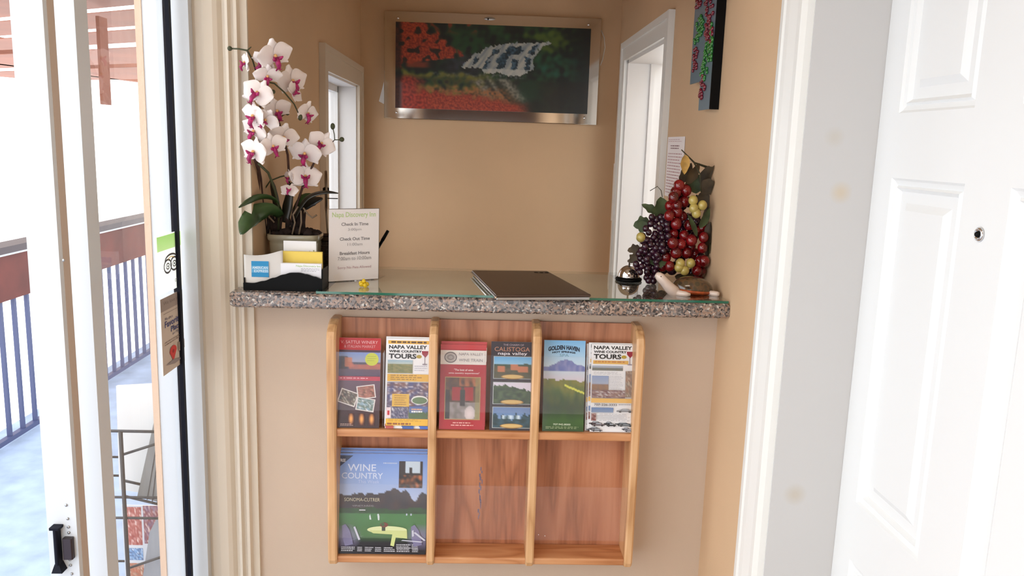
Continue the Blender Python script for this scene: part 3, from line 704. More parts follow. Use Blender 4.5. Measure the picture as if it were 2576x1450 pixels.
# ------------------------------------------------------------------ wicker basket, pen, disc ornament
p = at(822, 640, 'y', 2.07); q = at(790, 640, 'y', 2.07); xa = q.x + .002; zb1 = at(822, 588, 'y', 2.07).z
bk = thing('wicker_basket', (xa + .05, 2.1, ZK), 'dark brown woven basket between the orchid pot and the tent sign', 'basket')
m = MB(); zz = ZK; xb = xa + .085; y0, y1 = 2.05, 2.155; H_ = zb1 - .006 - ZK - .012
for j in range(9):
    z0 = ZK + .001 + H_ * j / 9
    for i in range(8):
        o_ = .0018 if (i + j) % 2 else 0
        x0 = xa + (xb - xa) * i / 8; m.rbox((x0, y0 - o_, z0), (x0 + (xb - xa) / 8 * .86, y0 + .003, z0 + H_ / 9 * .8), .001)
        yy = y0 + (y1 - y0) * i / 8
        m.rbox((xb - .003, yy, z0), (xb + o_, yy + (y1 - y0) / 8 * .86, z0 + H_ / 9 * .8), .001, ax='z')
        m.rbox((xa - o_, yy, z0), (xa + .003, yy + (y1 - y0) / 8 * .86, z0 + H_ / 9 * .8), .001, ax='z')
m.box((xa + .003, y0 + .003, ZK), (xb - .003, y1, ZK + .004)); m.box((xa + .003, y1 - .004, ZK + .004), (xb - .003, y1, ZK + H_))
m.build('woven_body', M['wicker'], bk)
m = S(MB()); zr = ZK + H_ + .004; m.tube([(xa, y0, zr), (xb, y0, zr), (xb, y1, zr), (xa, y1, zr), (xa, y0, zr)], .005, 8); m.build('rim', M['wicker'], bk)
pe = at(976, 581, 'y', 2.165); pz = at(958, 612, 'y', 2.15)
dirp = (pe - pz).normalized(); foot = pz - dirp * ((pz.z - (ZG + .004)) / dirp.z)
pn = thing('pen', tuple(foot), 'black pen slanting up behind the right edge of the tent sign', 'pen')
S(MB()).tube([foot, foot + dirp * .006, pe - dirp * .03], [.0012, .0038, .0040], 12).build('barrel', M['black'], pn)
S(MB()).tube([pe - dirp * .03, pe], [.0046, .0042], 12).build('cap', M['black'], pn)
m = S(MB()); m.lathe([(.013, 0), (.014, .004), (.013, .012), (.010, .014)], (foot.x, foot.y, ZG), 20); m.build('pen_base', M['black'], pn)
yd = 2.14; c_ = at(820, 479, 'y', yd); tp = at(820, 430, 'y', yd); rr_ = tp.z - c_.z
ds = thing('disc_ornament', (c_.x, yd, ZK), 'upright grey metal disc ornament seen almost edge-on behind the orchid leaves', 'ornament')
Rz = Matrix.Rotation(math.radians(12), 3, 'Z') @ Matrix.Rotation(PI / 2, 3, 'Y')
S(MB()).lathe([(rr_ * .2, -.002), (rr_, -.003), (rr_ * 1.02, 0), (rr_, .003), (rr_ * .2, .002)], c_, 32, Rz).build('disc', M['brass'], ds)
S(MB()).lathe([(.006, -.008), (.008, -.004), (.008, .004), (.006, .008)], c_, 16, Rz).build('hub', M['black'], ds)
S(MB()).tube([(c_.x, yd, c_.z - rr_), (c_.x, yd + .03, ZK + .06), (c_.x, yd + .03, ZK)], .0025).build('post', M['brass'], ds)
e = at(850, 500, 'y', yd); S(MB()).tube([(c_.x, yd, e.z), (e.x, yd, e.z)], .0012).build('rod', M['black'], ds)

# ------------------------------------------------------------------ call bell
p = at(1581, 706, 'z', ZG)
rb = (at(1605, 700, 'y', p.y).x - at(1553, 700, 'y', p.y).x) / 2
cb = thing('call_bell', tuple(p), 'chrome call bell on a round black base, left of the grapes', 'bell')
S(MB()).lathe([(rb * 1.22, 0), (rb * 1.28, .003), (rb * 1.24, .007), (rb * .95, .010)], p, 36).build('base', M['black'], cb)
S(MB()).lathe([(rb * 1.02, .009), (rb * 1.05, .011)] + [(rb * math.cos(t) + .0005, .012 + rb * 1.02 * math.sin(t)) for t in [i * PI / 2 / 12 for i in range(12)]] + [(.002, .012 + rb * 1.022)], p, 36).build('dome', M['chrome'], cb)
S(MB()).lathe([(.0022, .011 + rb), (.0022, .020 + rb), (.005, .021 + rb), (.0058, .024 + rb), (.004, .027 + rb)], p, 18).build('plunger', M['brass'], cb)

# ------------------------------------------------------------------ ceramic turtle
yt = 1.862
tu = thing('turtle_figurine', (.51, yt, ZG), 'glazed ceramic turtle with mottled brown shell and pale neck, on the counter corner', 'figurine')
def tp_(u, v, y=yt): return at(u, v, 'y', y)
body = MB(); sc_c = tp_(1748, 733); xa, xb = tp_(1692, 730).x, tp_(1802, 730).x; rx = (xb - xa) / 2; cxs = (xa + xb) / 2; zs = tp_(1748, 735).z
Rt = Matrix.Rotation(math.radians(4), 3, 'Y')
S(body).ball((cxs, yt + .022, zs), (rx * 1.0, .033, .010), 32, 10, Rt)
bd = body.build('rim_and_belly', M['orange'], tu)
hh = tp_(1748, 697).z - zs
m = S(MB()); m.lathe([(1.0, .0)] + [(math.cos(t) ** .8, math.sin(t)) for t in [i * PI / 2 / 9 for i in range(1, 9)]] + [(.03, 1.0)], (0, 0, 0), 32)
Ms = Matrix.Translation((cxs, yt + .022, zs)) @ Rt.to_4x4() @ Matrix.Diagonal((rx * .96, .031, hh * .92, 1))
m.v = [Ms @ Vector(v) for v in m.v]; m.build('shell', M['shell'], tu)
nk = [tp_(1703, 741, yt + .008), tp_(1694, 733, yt + .004), tp_(1682, 722, yt + .002), tp_(1670, 708, yt), tp_(1661, 698, yt), tp_(1655, 693, yt), tp_(1650, 690, yt)]
S(MB()).tube(nk, [.013, .0150, .0130, .0112, .0112, .0092, .0045], 16).build('neck_and_head', M['turtle'], tu)
ey = tp_(1663, 696, yt - .0102); S(MB()).ball(ey, .0012, 8, 6).build('eye', M['black'], tu)
fl = [tp_(1700, 744, yt + .0), tp_(1712, 750, yt - .010), tp_(1726, 755, yt - .018), tp_(1736, 757, yt - .020)]
fl = [Vector((f.x, f.y, max(f.z, ZG + .004))) for f in fl]
S(MB()).tube(fl, [.008, .0075, .006, .003], 12).build('flipper', M['turtle'], tu)
fl = [tp_(1780, 742, yt + .01), tp_(1793, 746, yt + .0), tp_(1804, 751, yt - .006), tp_(1809, 753, yt - .008)]
fl = [Vector((f.x, f.y, max(f.z, ZG + .004))) for f in fl]
S(MB()).tube(fl, [.007, .0068, .0065, .004], 12).build('flipper', M['turtle'], tu)
S(MB()).tube([Vector((cxs - .03, yt + .045, ZG + .008)), Vector((cxs - .04, yt + .06, ZG + .004))], [.007, .004], 10).build('flipper', M['turtle'], tu)
S(MB()).tube([Vector((cxs + .03, yt + .04, ZG + .008)), Vector((cxs + .035, yt + .052, ZG + .004))], [.007, .004], 10).build('flipper', M['turtle'], tu)
S(MB()).lathe([(.010, 0), (.012, .006)], (cxs, yt + .022, ZG), 16, None, 1.6, 1).build('belly_foot', M['turtle'], tu)

# ------------------------------------------------------------------ artificial grapes
yg = 2.02
gp = at(1700, 715, 'z', ZG)
gr = thing('grape_arrangement', (gp.x, yg, ZG), 'artificial arrangement of red, purple and yellow grapes with leaves at the right wall', 'artificial fruit')
def cp3(x, y): return 1480 + x / 3.222, 360 + y / 3.222
def gpt(x, y, yy): u, v = cp3(x, y); return at(u, v, 'y', yy)
def leaf(parent, pos, length, width, yaw_img, tilt, m, name='leaf', lob=0, curl=.25):
    """leaf lying about the picture plane: yaw_img = direction in the xz plane (0 = right, 90 = up), tilt = turn towards the viewer"""
    mb = S(MB()); n = 12; vs = []; fs = []
    a = math.radians(yaw_img); dx = Vector((math.cos(a), 0, math.sin(a))); nx = Vector((-math.sin(a), 0, math.cos(a)))
    t_ = math.radians(tilt); side = nx * math.cos(t_) + Vector((0, -1, 0)) * math.sin(t_); nrm = dx.cross(side)
    for i in range(n + 1):
        t = i / n; wd_ = math.sin(PI * t ** .8) ** .8 * (1 + lob * math.sin(t * PI * 5)) * width / 2
        cc = Vector(pos) + dx * length * t + nrm * (-curl * length * (t * t) * .5)
        for k in (-1, -.5, 0, .5, 1): vs.append(tuple(cc + side * wd_ * k + nrm * (abs(k) * width * .12 * math.sin(PI * t))))
    for i in range(n):
        for k in range(4): fs.append((i * 5 + k, i * 5 + k + 1, i * 5 + 6 + k, i * 5 + 5 + k))
    vs = [(min(v[0], XR - .0025), v[1], v[2]) for v in vs]; n0 = len(vs); vs2 = [tuple(Vector(v) + nrm * .0006) for v in vs]
    mb.add(vs, [tuple(reversed(f)) for f in fs]); mb.add(vs2, fs)
    return mb.build(name, m, parent)
def bunch(parent, stem_pts, spots, r, m, name, rnd):
    st_ = S(MB()).tube(stem_pts, .0022, 6)
    so = st_.build(name, M['vine'], parent)
    for (p, rr) in spots:
        S(MB()).ball(p, (rr, rr, rr * 1.08), 14, 9).build('grape', m, so)
reds = [(735,345),(790,385),(710,400),(690,440),(775,475),(660,510),(720,505),(720,560),(655,590),(710,655),(815,665),(690,735),(775,750),(685,810),(750,820),(825,838),(835,790),(795,890),(710,890),(625,925),(600,1000),(935,765),(925,850),(905,960),(995,960),(880,1035),(960,1040),(470,800),(950,690),(1000,1100),(860,900),(760,600),(880,720),(660,1000)]
R_ = random.Random(5)
sp = []
for i, (x, y) in enumerate(reds):
    yy = yg - .045 + .03 * R_.random(); 
    if (x, y) in ((470, 800), (950, 690), (860, 900), (760, 600), (880, 720), (1000, 1100)): yy = yg + .0
    p = gpt(x, y, yy); rr = R_.uniform(.0125, .0145)
    p.x = min(p.x, XR - rr - .002); p.z = max(p.z, ZG + rr); sp.append((p, rr))
bunch(gr, [gpt(800, 300, yg), gpt(760, 600, yg), gpt(820, 850, yg), gpt(900, 1080, yg)], sp, .013, M['redg'], 'red_bunch_stem', R_)
# darker red fill behind
sp = []
yls = [(850,465),(925,505),(855,530),(875,570),(745,975),(830,975),(735,1010),(780,1035),(425,765)]
for (x, y) in yls:
    rr = .0115; p = gpt(x, y, yg - .055); p.x = min(p.x, XR - rr); p.z = max(p.z, ZG + rr); sp.append((p, rr))
bunch(gr, [gpt(880, 420, yg), gpt(850, 560, yg), gpt(790, 940, yg)], sp, .011, M['yelg'], 'yellow_bunch_stem', R_)
poly = [(510, 600), (645, 600), (650, 720), (640, 860), (560, 960), (560, 1060), (530, 1130), (450, 1110), (385, 1000), (380, 900), (440, 840), (430, 760), (470, 680)]
def inside(x, y, P):
    c = False
    for (x0, y0), (x1, y1) in zip(P, P[1:] + P[:1]):
        if (y0 > y) != (y1 > y) and x < (x1 - x0) * (y - y0) / (y1 - y0) + x0: c = not c
    return c
pp = []; tries = 0
while len(pp) < 66 and tries < 9000:
    tries += 1; x, y = R_.uniform(380, 650), R_.uniform(600, 1130)
    if inside(x, y, poly) and all((x - a) ** 2 + (y - b) ** 2 > 30 ** 2 for a, b in pp): pp.append((x, y))
sp = []
for x, y in pp:
    rr = R_.uniform(.0075, .0088); p = gpt(x, y, yg - .03 + R_.uniform(-.012, .012)); p.z = max(p.z, ZG + rr); sp.append((p, rr))
bunch(gr, [gpt(600, 560, yg), gpt(560, 800, yg), gpt(500, 1080, yg)], sp, .008, M['purg'], 'purple_bunch_stem', R_)
m = S(MB())
for k in range(46):   # inner fruit filling the core of the bunch
    t = R_.random(); y = 420 + 680 * t; x0 = 690 - 190 * min(1, max(0, (t - .15) * 1.4)); x1 = 800 + 200 * min(1, t * 1.3)
    if y > 640: x0 = 560
    if y > 860: x0 = 420
    p = gpt(R_.uniform(x0 + 20, x1), y, yg + R_.uniform(-.002, .012)); rr = .014; p.x = min(p.x, XR - rr - .001); p.z = max(p.z, ZG + rr); m.ball(p, rr, 10, 7)
o = m.build('inner_grapes', M['purg'], gr); o['kind'] = 'stuff'
S(MB()).tube([gpt(755, 55, yg - .03), gpt(860, 160, yg - .02), gpt(960, 195, yg), gpt(1020, 215, yg)], [.0012, .0022, .003, .003], 8).build('vine_stem', M['vine'], gr)
S(MB()).tube([gpt(860, 165, yg - .02), gpt(905, 250, yg - .03), gpt(915, 400, yg - .03)], .0018, 8).build('vine_stem', M['vine'], gr)
S(MB()).tube([gpt(600, 440, yg), gpt(590, 385, yg), gpt(560, 352, yg), gpt(500, 388, yg)], .0009, 6).build('tendril', M['vine'], gr)
def gl_(x, y, yy, L, W, yaw, tilt, m, lob=.0): leaf(gr, gpt(x, y, yy), L, W, yaw, tilt, M[m], 'leaf', lob)
gl_(600, 640, yg - .01, .062, .052, 95, 12, 'gleaf', .12); gl_(560, 570, yg - .005, .045, .022, 150, 20, 'gleaf', .15)
gl_(500, 640, yg - .01, .042, .036, 195, 10, 'gleaf', .18); gl_(470, 640, yg - .02, .03, .03, 240, 15, 'gleaf', .1)
gl_(420, 850, yg - .02, .032, .024, 195, 10, 'bleaf', .2); gl_(400, 900, yg - .02, .03, .024, 230, 10, 'bleaf', .2)
gl_(790, 95, yg - .03, .048, .022, 270, 10, 'yleaf', .05); gl_(790, 330, yg - .02, .06, .03, 55, 25, 'bleaf', .1); gl_(745, 320, yg - .01, .055, .03, 60, 10, 'bleaf', .1)
gl_(910, 240, yg - .01, .052, .062, -20, 20, 'bleaf', .15); gl_(930, 300, yg - .02, .05, .045, -45, 30, 'bleaf', .12); gl_(860, 250, yg, .05, .05, -80, 10, 'gleaf', .1)
gl_(900, 690, yg - .05, .055, .024, 62, 25, 'gleaf', .0); gl_(880, 760, yg - .05, .06, .016, 112, 30, 'gleaf', .0); gl_(1010, 640, yg - .03, .10, .045, 268, 30, 'bleaf', .15); gl_(1040, 620, yg - .01, .085, .04, 275, 10, 'bleaf', .12)
gl_(985, 900, yg - .04, .045, .018, 80, 30, 'gleaf', .1); gl_(990, 480, yg, .07, .03, 270, 30, 'bleaf', .1); gl_(640, 940, yg - .03, .045, .04, 190, 30, 'gleaf', .1); gl_(960, 400, yg, .05, .04, 250, 10, 'bleaf', .1)
gl_(700, 1080, yg - .02, .05, .03, 0, 40, 'bleaf', .1)

# ------------------------------------------------------------------ orchid
yp = 2.00
oc = thing('potted_orchid', (-.53 + .09, yp, ZK), 'artificial white orchid with magenta lips in a greenish grey ceramic pot', 'potted plant')
a, b = at(642, 592, 'y', yp - .045), at(800, 592, 'y', yp - .045); a.x = max(a.x, XL + .006)
pcx = (a.x + b.x) / 2; pw = (b.x - a.x) / 2; ztp = (a.z + b.z) / 2
def sq(r, n=48, e=4.5): return [(r * math.copysign(abs(math.cos(t)) ** (2 / e), math.cos(t)), math.copysign(abs(math.sin(t)) ** (2 / e), math.sin(t))) for t in [2 * PI * k / n for k in range(n)]]
lay = [(.80, ZK + .0005), (.84, ZK + .004), (.88, ZK + (ztp - ZK) * .4), (.93, ztp - .022), (.935, ztp - .016), (1.0, ztp - .013), (1.0, ztp - .001), (.97, ztp), (.93, ztp - .001), (.91, ztp - .012)]
vs = []; fs = []; n = 48
for f, z in lay: vs += [(pcx + x * pw * f, yp + y * .045 * f, z) for x, y in sq(1)]
for k in range(len(lay) - 1): fs += [(k * n + i, k * n + (i + 1) % n, (k + 1) * n + (i + 1) % n, (k + 1) * n + i) for i in range(n)]
fs.append(tuple(reversed(range(n)))); fs.append(tuple(range((len(lay) - 1) * n, len(lay) * n)))
S(MB()).add(vs, fs).build('pot', M['pot'], oc)
m = S(MB())
for k in range(60):
    x = pcx + R_.uniform(-.85, .85) * pw; y = yp + R_.uniform(-.03, .03); t = 1 - abs((x - pcx) / pw - .05) ; m.ball((x, y, ztp - .006 + .016 * max(0, t)), (R_.uniform(.006, .012), .009, R_.uniform(.005, .012)), 8, 6)
o = m.build('moss', M['soil'], oc); o['kind'] = 'stuff'
m = S(MB())
def O(u, v, y=yp): return at(u, v, 'y', y)
for k in range(22):
    x = 672 + 95 * R_.random(); u2 = x + R_.uniform(-10, 10); m.tube([O(x, 592), O((x + u2) / 2 + R_.uniform(-5, 5), 560, yp - .01), O(u2, 520 + 25 * R_.random(), yp - .005)], [.005, .0045, .002], 6)
m.build('dark_root_mass', M['soil'], oc)
for pth in ([(735, 590), (742, 560), (737, 540), (750, 520)], [(763, 523), (775, 540), (786, 548), (797, 541)], [(690, 560), (676, 545), (683, 535)], [(752, 590), (758, 560), (757, 530)]):
    S(MB()).tube([O(u, v, yp - .035) for u, v in pth], .0022, 6).build('aerial_root', M['root'], oc)
def oleaf(pth, ws, m, y=yp, dy=0, tilt=.6):
    """long leaf through photographed points; ws = half widths in metres"""
    mb = S(MB()); P_ = [O(u, v, y + dy * i / (len(pth) - 1)) for i, (u, v) in enumerate(pth)]
    # resample
    Q = []; W = []
    for i in range(len(P_) - 1):
        for k in range(4):
            t = k / 4; p0 = P_[max(i - 1, 0)]; p1 = P_[i]; p2 = P_[i + 1]; p3 = P_[min(i + 2, len(P_) - 1)]
            Q.append(.5 * (2 * p1 + (p2 - p0) * t + (2 * p0 - 5 * p1 + 4 * p2 - p3) * t * t + (3 * p1 - p0 - 3 * p2 + p3) * t ** 3)); W.append(ws[i] + (ws[i + 1] - ws[i]) * t)
    Q.append(P_[-1]); W.append(ws[-1]); vs = []
    for i, q in enumerate(Q):
        d = (Q[min(i + 1, len(Q) - 1)] - Q[max(i - 1, 0)]).normalized(); sd_ = Vector((0, -1, 0)); pr_ = d.cross(sd_).normalized()
        side = (pr_ * tilt + sd_ * (1 - tilt)).normalized(); nr = d.cross(side).normalized()
        for k in (-1, -.5, 0, .5, 1): vs.append(tuple(q + side * W[i] * k + nr * abs(k) * W[i] * .25))
        for k in (1, .5, 0, -.5, -1): vs.append(tuple(q + side * W[i] * k + nr * (abs(k) * W[i] * .25 - .0015)))
    fs = []; n = len(Q)
    for i in range(n - 1):
        for k in range(10): fs.append((i * 10 + k, i * 10 + (k + 1) % 10, (i + 1) * 10 + (k + 1) % 10, (i + 1) * 10 + k))
    fs += [tuple(reversed(range(10))), tuple(range((n - 1) * 10, n * 10))]
    return mb.add(vs, fs).build('leaf', M[m], oc)
oleaf([(708, 540), (690, 505), (655, 497), (625, 508), (601, 523)], [.010, .014, .014, .011, .002], 'leaf', dy=-.19, tilt=.35)
oleaf([(706, 545), (682, 531), (645, 537), (622, 560), (608, 590)], [.010, .018, .022, .019, .003], 'leaf', y=yp - .03, dy=-.17, tilt=.8)
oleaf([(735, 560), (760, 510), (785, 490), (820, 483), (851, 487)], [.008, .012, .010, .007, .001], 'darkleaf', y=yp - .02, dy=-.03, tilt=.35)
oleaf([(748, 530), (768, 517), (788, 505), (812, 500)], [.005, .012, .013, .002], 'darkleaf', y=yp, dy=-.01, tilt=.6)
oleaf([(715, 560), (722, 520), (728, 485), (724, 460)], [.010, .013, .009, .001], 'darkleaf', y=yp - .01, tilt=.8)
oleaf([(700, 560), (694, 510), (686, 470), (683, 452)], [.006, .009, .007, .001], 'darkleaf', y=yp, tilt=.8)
oleaf([(738, 575), (748, 530), (765, 500), (790, 492)], [.010, .016, .014, .004], 'leaf', y=yp + .01, tilt=.7)
def stem(pth, r, m='stem', y=yp, name='flower_stem', y1=None):
    n_ = len(pth); return S(MB()).tube([O(u, v, y + ((y1 if y1 is not None else y) - y) * i / (n_ - 1)) for i, (u, v) in enumerate(pth)], r, 8).build(name, M[m], oc)
stem([(668, 590), (660, 520), (655, 450), (648, 410), (650, 340), (655, 260), (668, 190), (680, 140)], [.0045, .0045, .004, .004, .003, .0025, .002, .0015], y1=yp - .17)
stem([(664, 590), (652, 500), (650, 430), (640, 400)], .003, y1=yp - .12)
stem([(700, 590), (702, 530), (692, 480), (675, 435), (650, 412)], .003, 'twig', y1=yp - .12)
stem([(663, 480), (680, 455), (705, 445), (727, 440)], .0018, 'twig')
stem([(722, 590), (728, 520), (727, 440), (724, 390), (712, 345), (700, 300)], [.004, .004, .003, .003, .0025, .002])
stem([(740, 590), (745, 520), (765, 460), (790, 410), (812, 375), (826, 368), (842, 352)], [.0035, .003, .003, .0025, .002, .0013, .001], 'stem', y=yp, y1=yp - .03)
stem([(842, 352), (856, 352)], .0011, 'twig', y=yp - .03, name='bud_stem'); stem([(842, 352), (841, 338), (838, 325)], .0011, 'twig', y=yp - .03, name='bud_stem')
stem([(669, 206), (690, 210), (715, 232), (740, 262), (753, 290)], [.0015, .0018, .0018, .0016, .0012], 'twig', y=yp - .17, name='bud_stem', y1=yp - .05)
stem([(577, 122), (600, 123), (622, 127), (632, 118)], [.0014, .0018, .0020, .001], 'twig', y=yp - .18, name='bud_stem')
stem([(622, 127), (635, 150), (650, 200)], [.0018, .0018, .0018], 'twig', y=yp - .18, name='bud_stem', y1=yp - .14)
stem([(700, 300), (712, 290), (722, 285)], .0014, 'twig', name='bud_stem')
for (u, v, r, y, tz) in ((578, 122, .0052, yp - .18, 1), (837, 318, .0055, yp - .03, 1.4), (860, 351, .0058, yp - .03, 1), (755, 295, .0056, yp - .05, 1.4), (723, 285, .0052, yp, 1), (687, 231, .005, yp - .15, 1), (646, 353, .005, yp - .16, 1), (735, 465, .006, yp, 1)):
    S(MB()).ball(O(u, v, y), (r, r, r * tz), 12, 8).build('bud', M['twig'], oc)
def flower(u, v, px, yaw, pit, roll, y=yp - .02, open_=.18):
    """moth orchid: three sepals behind two broad petals, magenta lip; yaw turns it right, pit up"""
    c = O(u, v, y); s = px / 2 * (y * 1.02) / F
    Rm = Matrix.Rotation(math.radians(yaw), 4, 'Z') @ Matrix.Rotation(math.radians(pit), 4, 'X') @ Matrix.Rotation(math.radians(roll), 4, 'Y')
    T = Matrix.Translation(c) @ Rm @ Matrix.Scale(s, 4)
    mb = S(MB(T))
    def pet(ang, L, W, back, bl=.7, cup=.25, ex=.75):
        a = math.radians(ang); d = Vector((math.cos(a), 0, math.sin(a))); q = Vector((-math.sin(a), 0, math.cos(a))); n = 8; m_ = 6; vs = []; fs = []
        for i in range(n + 1):
            t = i / n; wd_ = W * (math.sin(PI * min(1, (t * .93 + .05)) ** bl)) ** ex if i < n else W * .28
            for j in range(-m_ // 2, m_ // 2 + 1):
                k = j / (m_ / 2); rr_ = L * (t - .10 * t * k * k)
                p = d * rr_ + q * wd_ * k + Vector((0, back - cup * (t * t) * open_ * 2 + .10 * k * k * t * (1 if cup > 0 else -1) - .05 * math.sin(3 * t + k), 0)); vs.append(p)
        w_ = m_ + 1
        for i in range(n):
            for j in range(m_): fs.append((i * w_ + j, i * w_ + j + 1, (i + 1) * w_ + j + 1, (i + 1) * w_ + j))
        mb.add([tuple(v) for v in vs], fs)
        mb.add([tuple(v + Vector((0, .02, 0))) for v in vs], [tuple(reversed(f)) for f in fs])
    pet(90, .95, .36, .08); pet(215, .92, .33, .09); pet(325, .92, .33, .09)
    pet(12, 1.02, .58, -.02, .95, .25, .55); pet(168, 1.02, .58, -.02, .95, .25, .55)
    fo = mb.build('flower', M['petal'], oc)
    l = S(MB(T @ Matrix.Scale(1.25, 4))); l.tube([(0, -.06, -.02), (0, -.22, -.12), (0, -.32, -.30), (.02, -.26, -.46), (0, -.16, -.52)], [.09, .12, .11, .07, .02], 8)
    for k in (-1, 1): l.tube([(0, -.12, -.08), (k * .14, -.26, -.04), (k * .20, -.36, .06)], [.05, .08, .03], 8)
    for k in (-1, 1): l.tube([(0, -.2, -.48), (k * .10, -.22, -.56), (k * .14, -.30, -.50)], [.03, .025, .01], 6)
    l.build('lip', M['lip'], fo)
    S(MB(T)).ball((0, -.14, .04), (.09, .10, .10), 10, 6).build('throat', M['yellowc'], fo)
FL = [(690, 140, 92, 45, 25, -20), (618, 158, 56, -60, 0, 20), (734, 205, 84, 48, 5, -15), (648, 236, 84, -8, -12, 25), (672, 190, 70, 25, 45, 0), (696, 278, 74, 35, 30, -25), (640, 292, 80, -40, 15, 10), (772, 286, 66, 55, 15, 10), (640, 330, 72, -25, 15, 30), (712, 345, 78, 30, 25, 10), (640, 383, 82, -30, 5, 15), (686, 368, 74, 35, 15, -20), (768, 386, 84, -8, 25, 10), (808, 362, 72, 15, 0, 35), (768, 446, 80, 14, -10, 0), (668, 300, 68, -5, 35, 40), (662, 158, 64, -15, 35, 60), (728, 446, 42, -50, 10, 0), (728, 480, 46, 0, -35, 10), (742, 232, 52, 60, -10, 60)]
for i, (u, v, px, yw, pt_, rl_) in enumerate(FL):
    yf_ = 1.815 + .012 * (i % 3) if u - px * .55 < 650 else (1.90 if u < 720 else yp - .05) + .015 * (i % 3)
    flower(u, v, px, yw, pt_, rl_, y=yf_)

# ================================================================== brochure rack
rk = thing('brochure_rack', (.02, YW, .53), 'six-pocket oak wall rack with clear fronts, mounted under the granite counter', 'rack')
def side_panel(x0, x1, name):
    prof = [(YW, .528), (1.806, .528), (1.794, .534), (1.789, .545), (1.789, 1.078), (1.795, 1.094), (1.812, 1.108), (1.835, 1.116), (YW, 1.116)]
    e = .004; c = [(y + e * .8 * (1 if y < 1.85 else 0), z + (e if z < .8 else -e) * .6) for y, z in prof]
    vs = []; L = [(x0, c), (x0 + e, prof), (x1 - e, prof), (x1, c)]; n = len(prof)
    for x, p in L: vs += [(x, q[0], q[1]) for q in p]
    fs = [tuple(range(n)), tuple(reversed(range(3 * n, 4 * n)))]
    for k in range(3): fs += [(k * n + (i + 1) % n, k * n + i, (k + 1) * n + i, (k + 1) * n + (i + 1) % n) for i in range(n)]
    return MB().add(vs, fs).build(name, M['oakf'], rk)
XSID = [(-.3395, -.3185), (-.110, -.0915), (.1245, .1440), (.3600, .3795)]
for i, (a, b) in enumerate(XSID): side_panel(a, b, 'side_panel' if i in (0, 3) else 'divider')
MB().box((-.3185, 1.871, .532), (.3600, 1.879, 1.112)).build('back_panel', M['oakb'], rk)
for (a, b) in zip(XSID[:-1], XSID[1:]):
    MB().rbox((a[1] + .0002, 1.797, .847), (b[0] - .0002, 1.871, .866), .004, ax='x').build('shelf', M['oakx'], rk)
    MB().rbox((a[1] + .0002, 1.797, .535), (b[0] - .0002, 1.871, .552), .004, ax='x').build('shelf', M['oakx'], rk)
    MB().box((a[1] + .0003, 1.7925, .913), (b[0] - .0003, 1.7945, 1.049)).build('clear_front', M['acrylic'], rk)
    MB().box((a[1] + .0003, 1.7925, .601), (b[0] - .0003, 1.7945, .735)).build('clear_front', M['acrylic'], rk)
    mx_ = (a[1] + b[0]) / 2
    MB().box((mx_ - .0008, 1.797, .868), (mx_ + .0008, 1.868, 1.046)).build('clear_divider', M['acrylic'], rk)
for (u, v) in ((1355, 1346), (1371, 1349)): S(MB()).ball(at(u, v, 'y', 1.7915), .0013, 8, 6).build('screw', M['chrome'], rk)
sm = MB(); Rn = random.Random(3)
for k in range(16):
    v = 1180 + 130 * k / 16; u = 1212 - (v - 1180) * .06 + Rn.uniform(-4, 4); p = at(u, v, 'y', 1.8708); w_ = Rn.uniform(.0006, .002); h_ = Rn.uniform(.003, .007)
    sm.box((p.x - w_, 1.8703, p.z - h_), (p.x + w_, 1.8711, p.z + h_))
sm.build('glue_scuff', mat('grey_blue_scuff', (128, 112, 128), .6), rk)

# ------------------------------------------------------------------ printed matter
def bro(tl, tr, bl, y1=1.842, y0=1.806, th=.004, zb=None, body=(235, 235, 235)):
    a, b = at(*tl, 'y', y1), at(*tr, 'y', y1); c = at(*bl, 'y', y0)
    zt_ = (a.z + b.z) / 2; zb = zb if zb is not None else .8668
    a.z = b.z = zt_; w_ = b.x - a.x
    c = Vector((c.x, y0, zb)); c.x = (c.x + a.x) / 2; a.x = c.x; b.x = a.x + w_
    return Sheet(a, b, c, th, body)
def fin(sh, name, label, cat='brochure', group='brochures in the upper rack pockets'):
    return tag(sh.mb.build(name, M['print']), label, cat, group)
def sky_over(ground, sky1, sky2, hz, gr2, sd):
    def f(u, t):
        h = hz + .06 * N(u, 0, sd, 4) + .03 * N(u, 1, sd, 14)
        if t < h: return mixc(sky1, sky2, t / max(.01, hz))
        return mixc(ground, gr2, .5 + N(u, t, sd + 3, 9) * 1.2)
    return f
# 1: red winery brochure
sh = bro((846, 850), (956, 851), (846, 1082)); sh.rect(0, 0, 1, 1, (78, 52, 72)); sh.rect(0, 0, 1, .135, (186, 32, 38))
sh.text('V. SATTUI WINERY', .08, .03, .93, .065, (226, 176, 176)); sh.text('& ITALIAN MARKET', .16, .08, .88, .11, (220, 160, 160))
def f1(u, t):
    if t < .42 + .05 * N(u, 0, 1, 5): c = mixc((118, 146, 206), (170, 168, 190), t * 2)
    else: c = mixc((120, 72, 76), (86, 70, 96), t)
    if .15 < t < .75 and .03 < u < .24: c = mixc(c, (46, 40, 46), .8)
    if .22 < t < .62 and .18 < u < .34: c = mixc(c, (206, 116, 72), .8)
    if .48 < t < .74 and u > .28: c = mixc(c, (206, 112, 86), .7 + .3 * N(u, t, 4, 12))
    if .40 < t < .52 and .38 < u < .7: c = mixc(c, (62, 70, 92), .8)
    return c
sh.grid(0, .16, 1, .42, f1, 30, 20); sh.ell(.80, .235, .155, .072, (200, 206, 62)); sh.lines(.70, .20, .90, .27, 3, (160, 168, 50), .3)
sh.rect(0, .428, 1, .475, (190, 56, 80)); sh.lines(.08, .442, .92, .458, 1, (226, 150, 160), .8, 22)
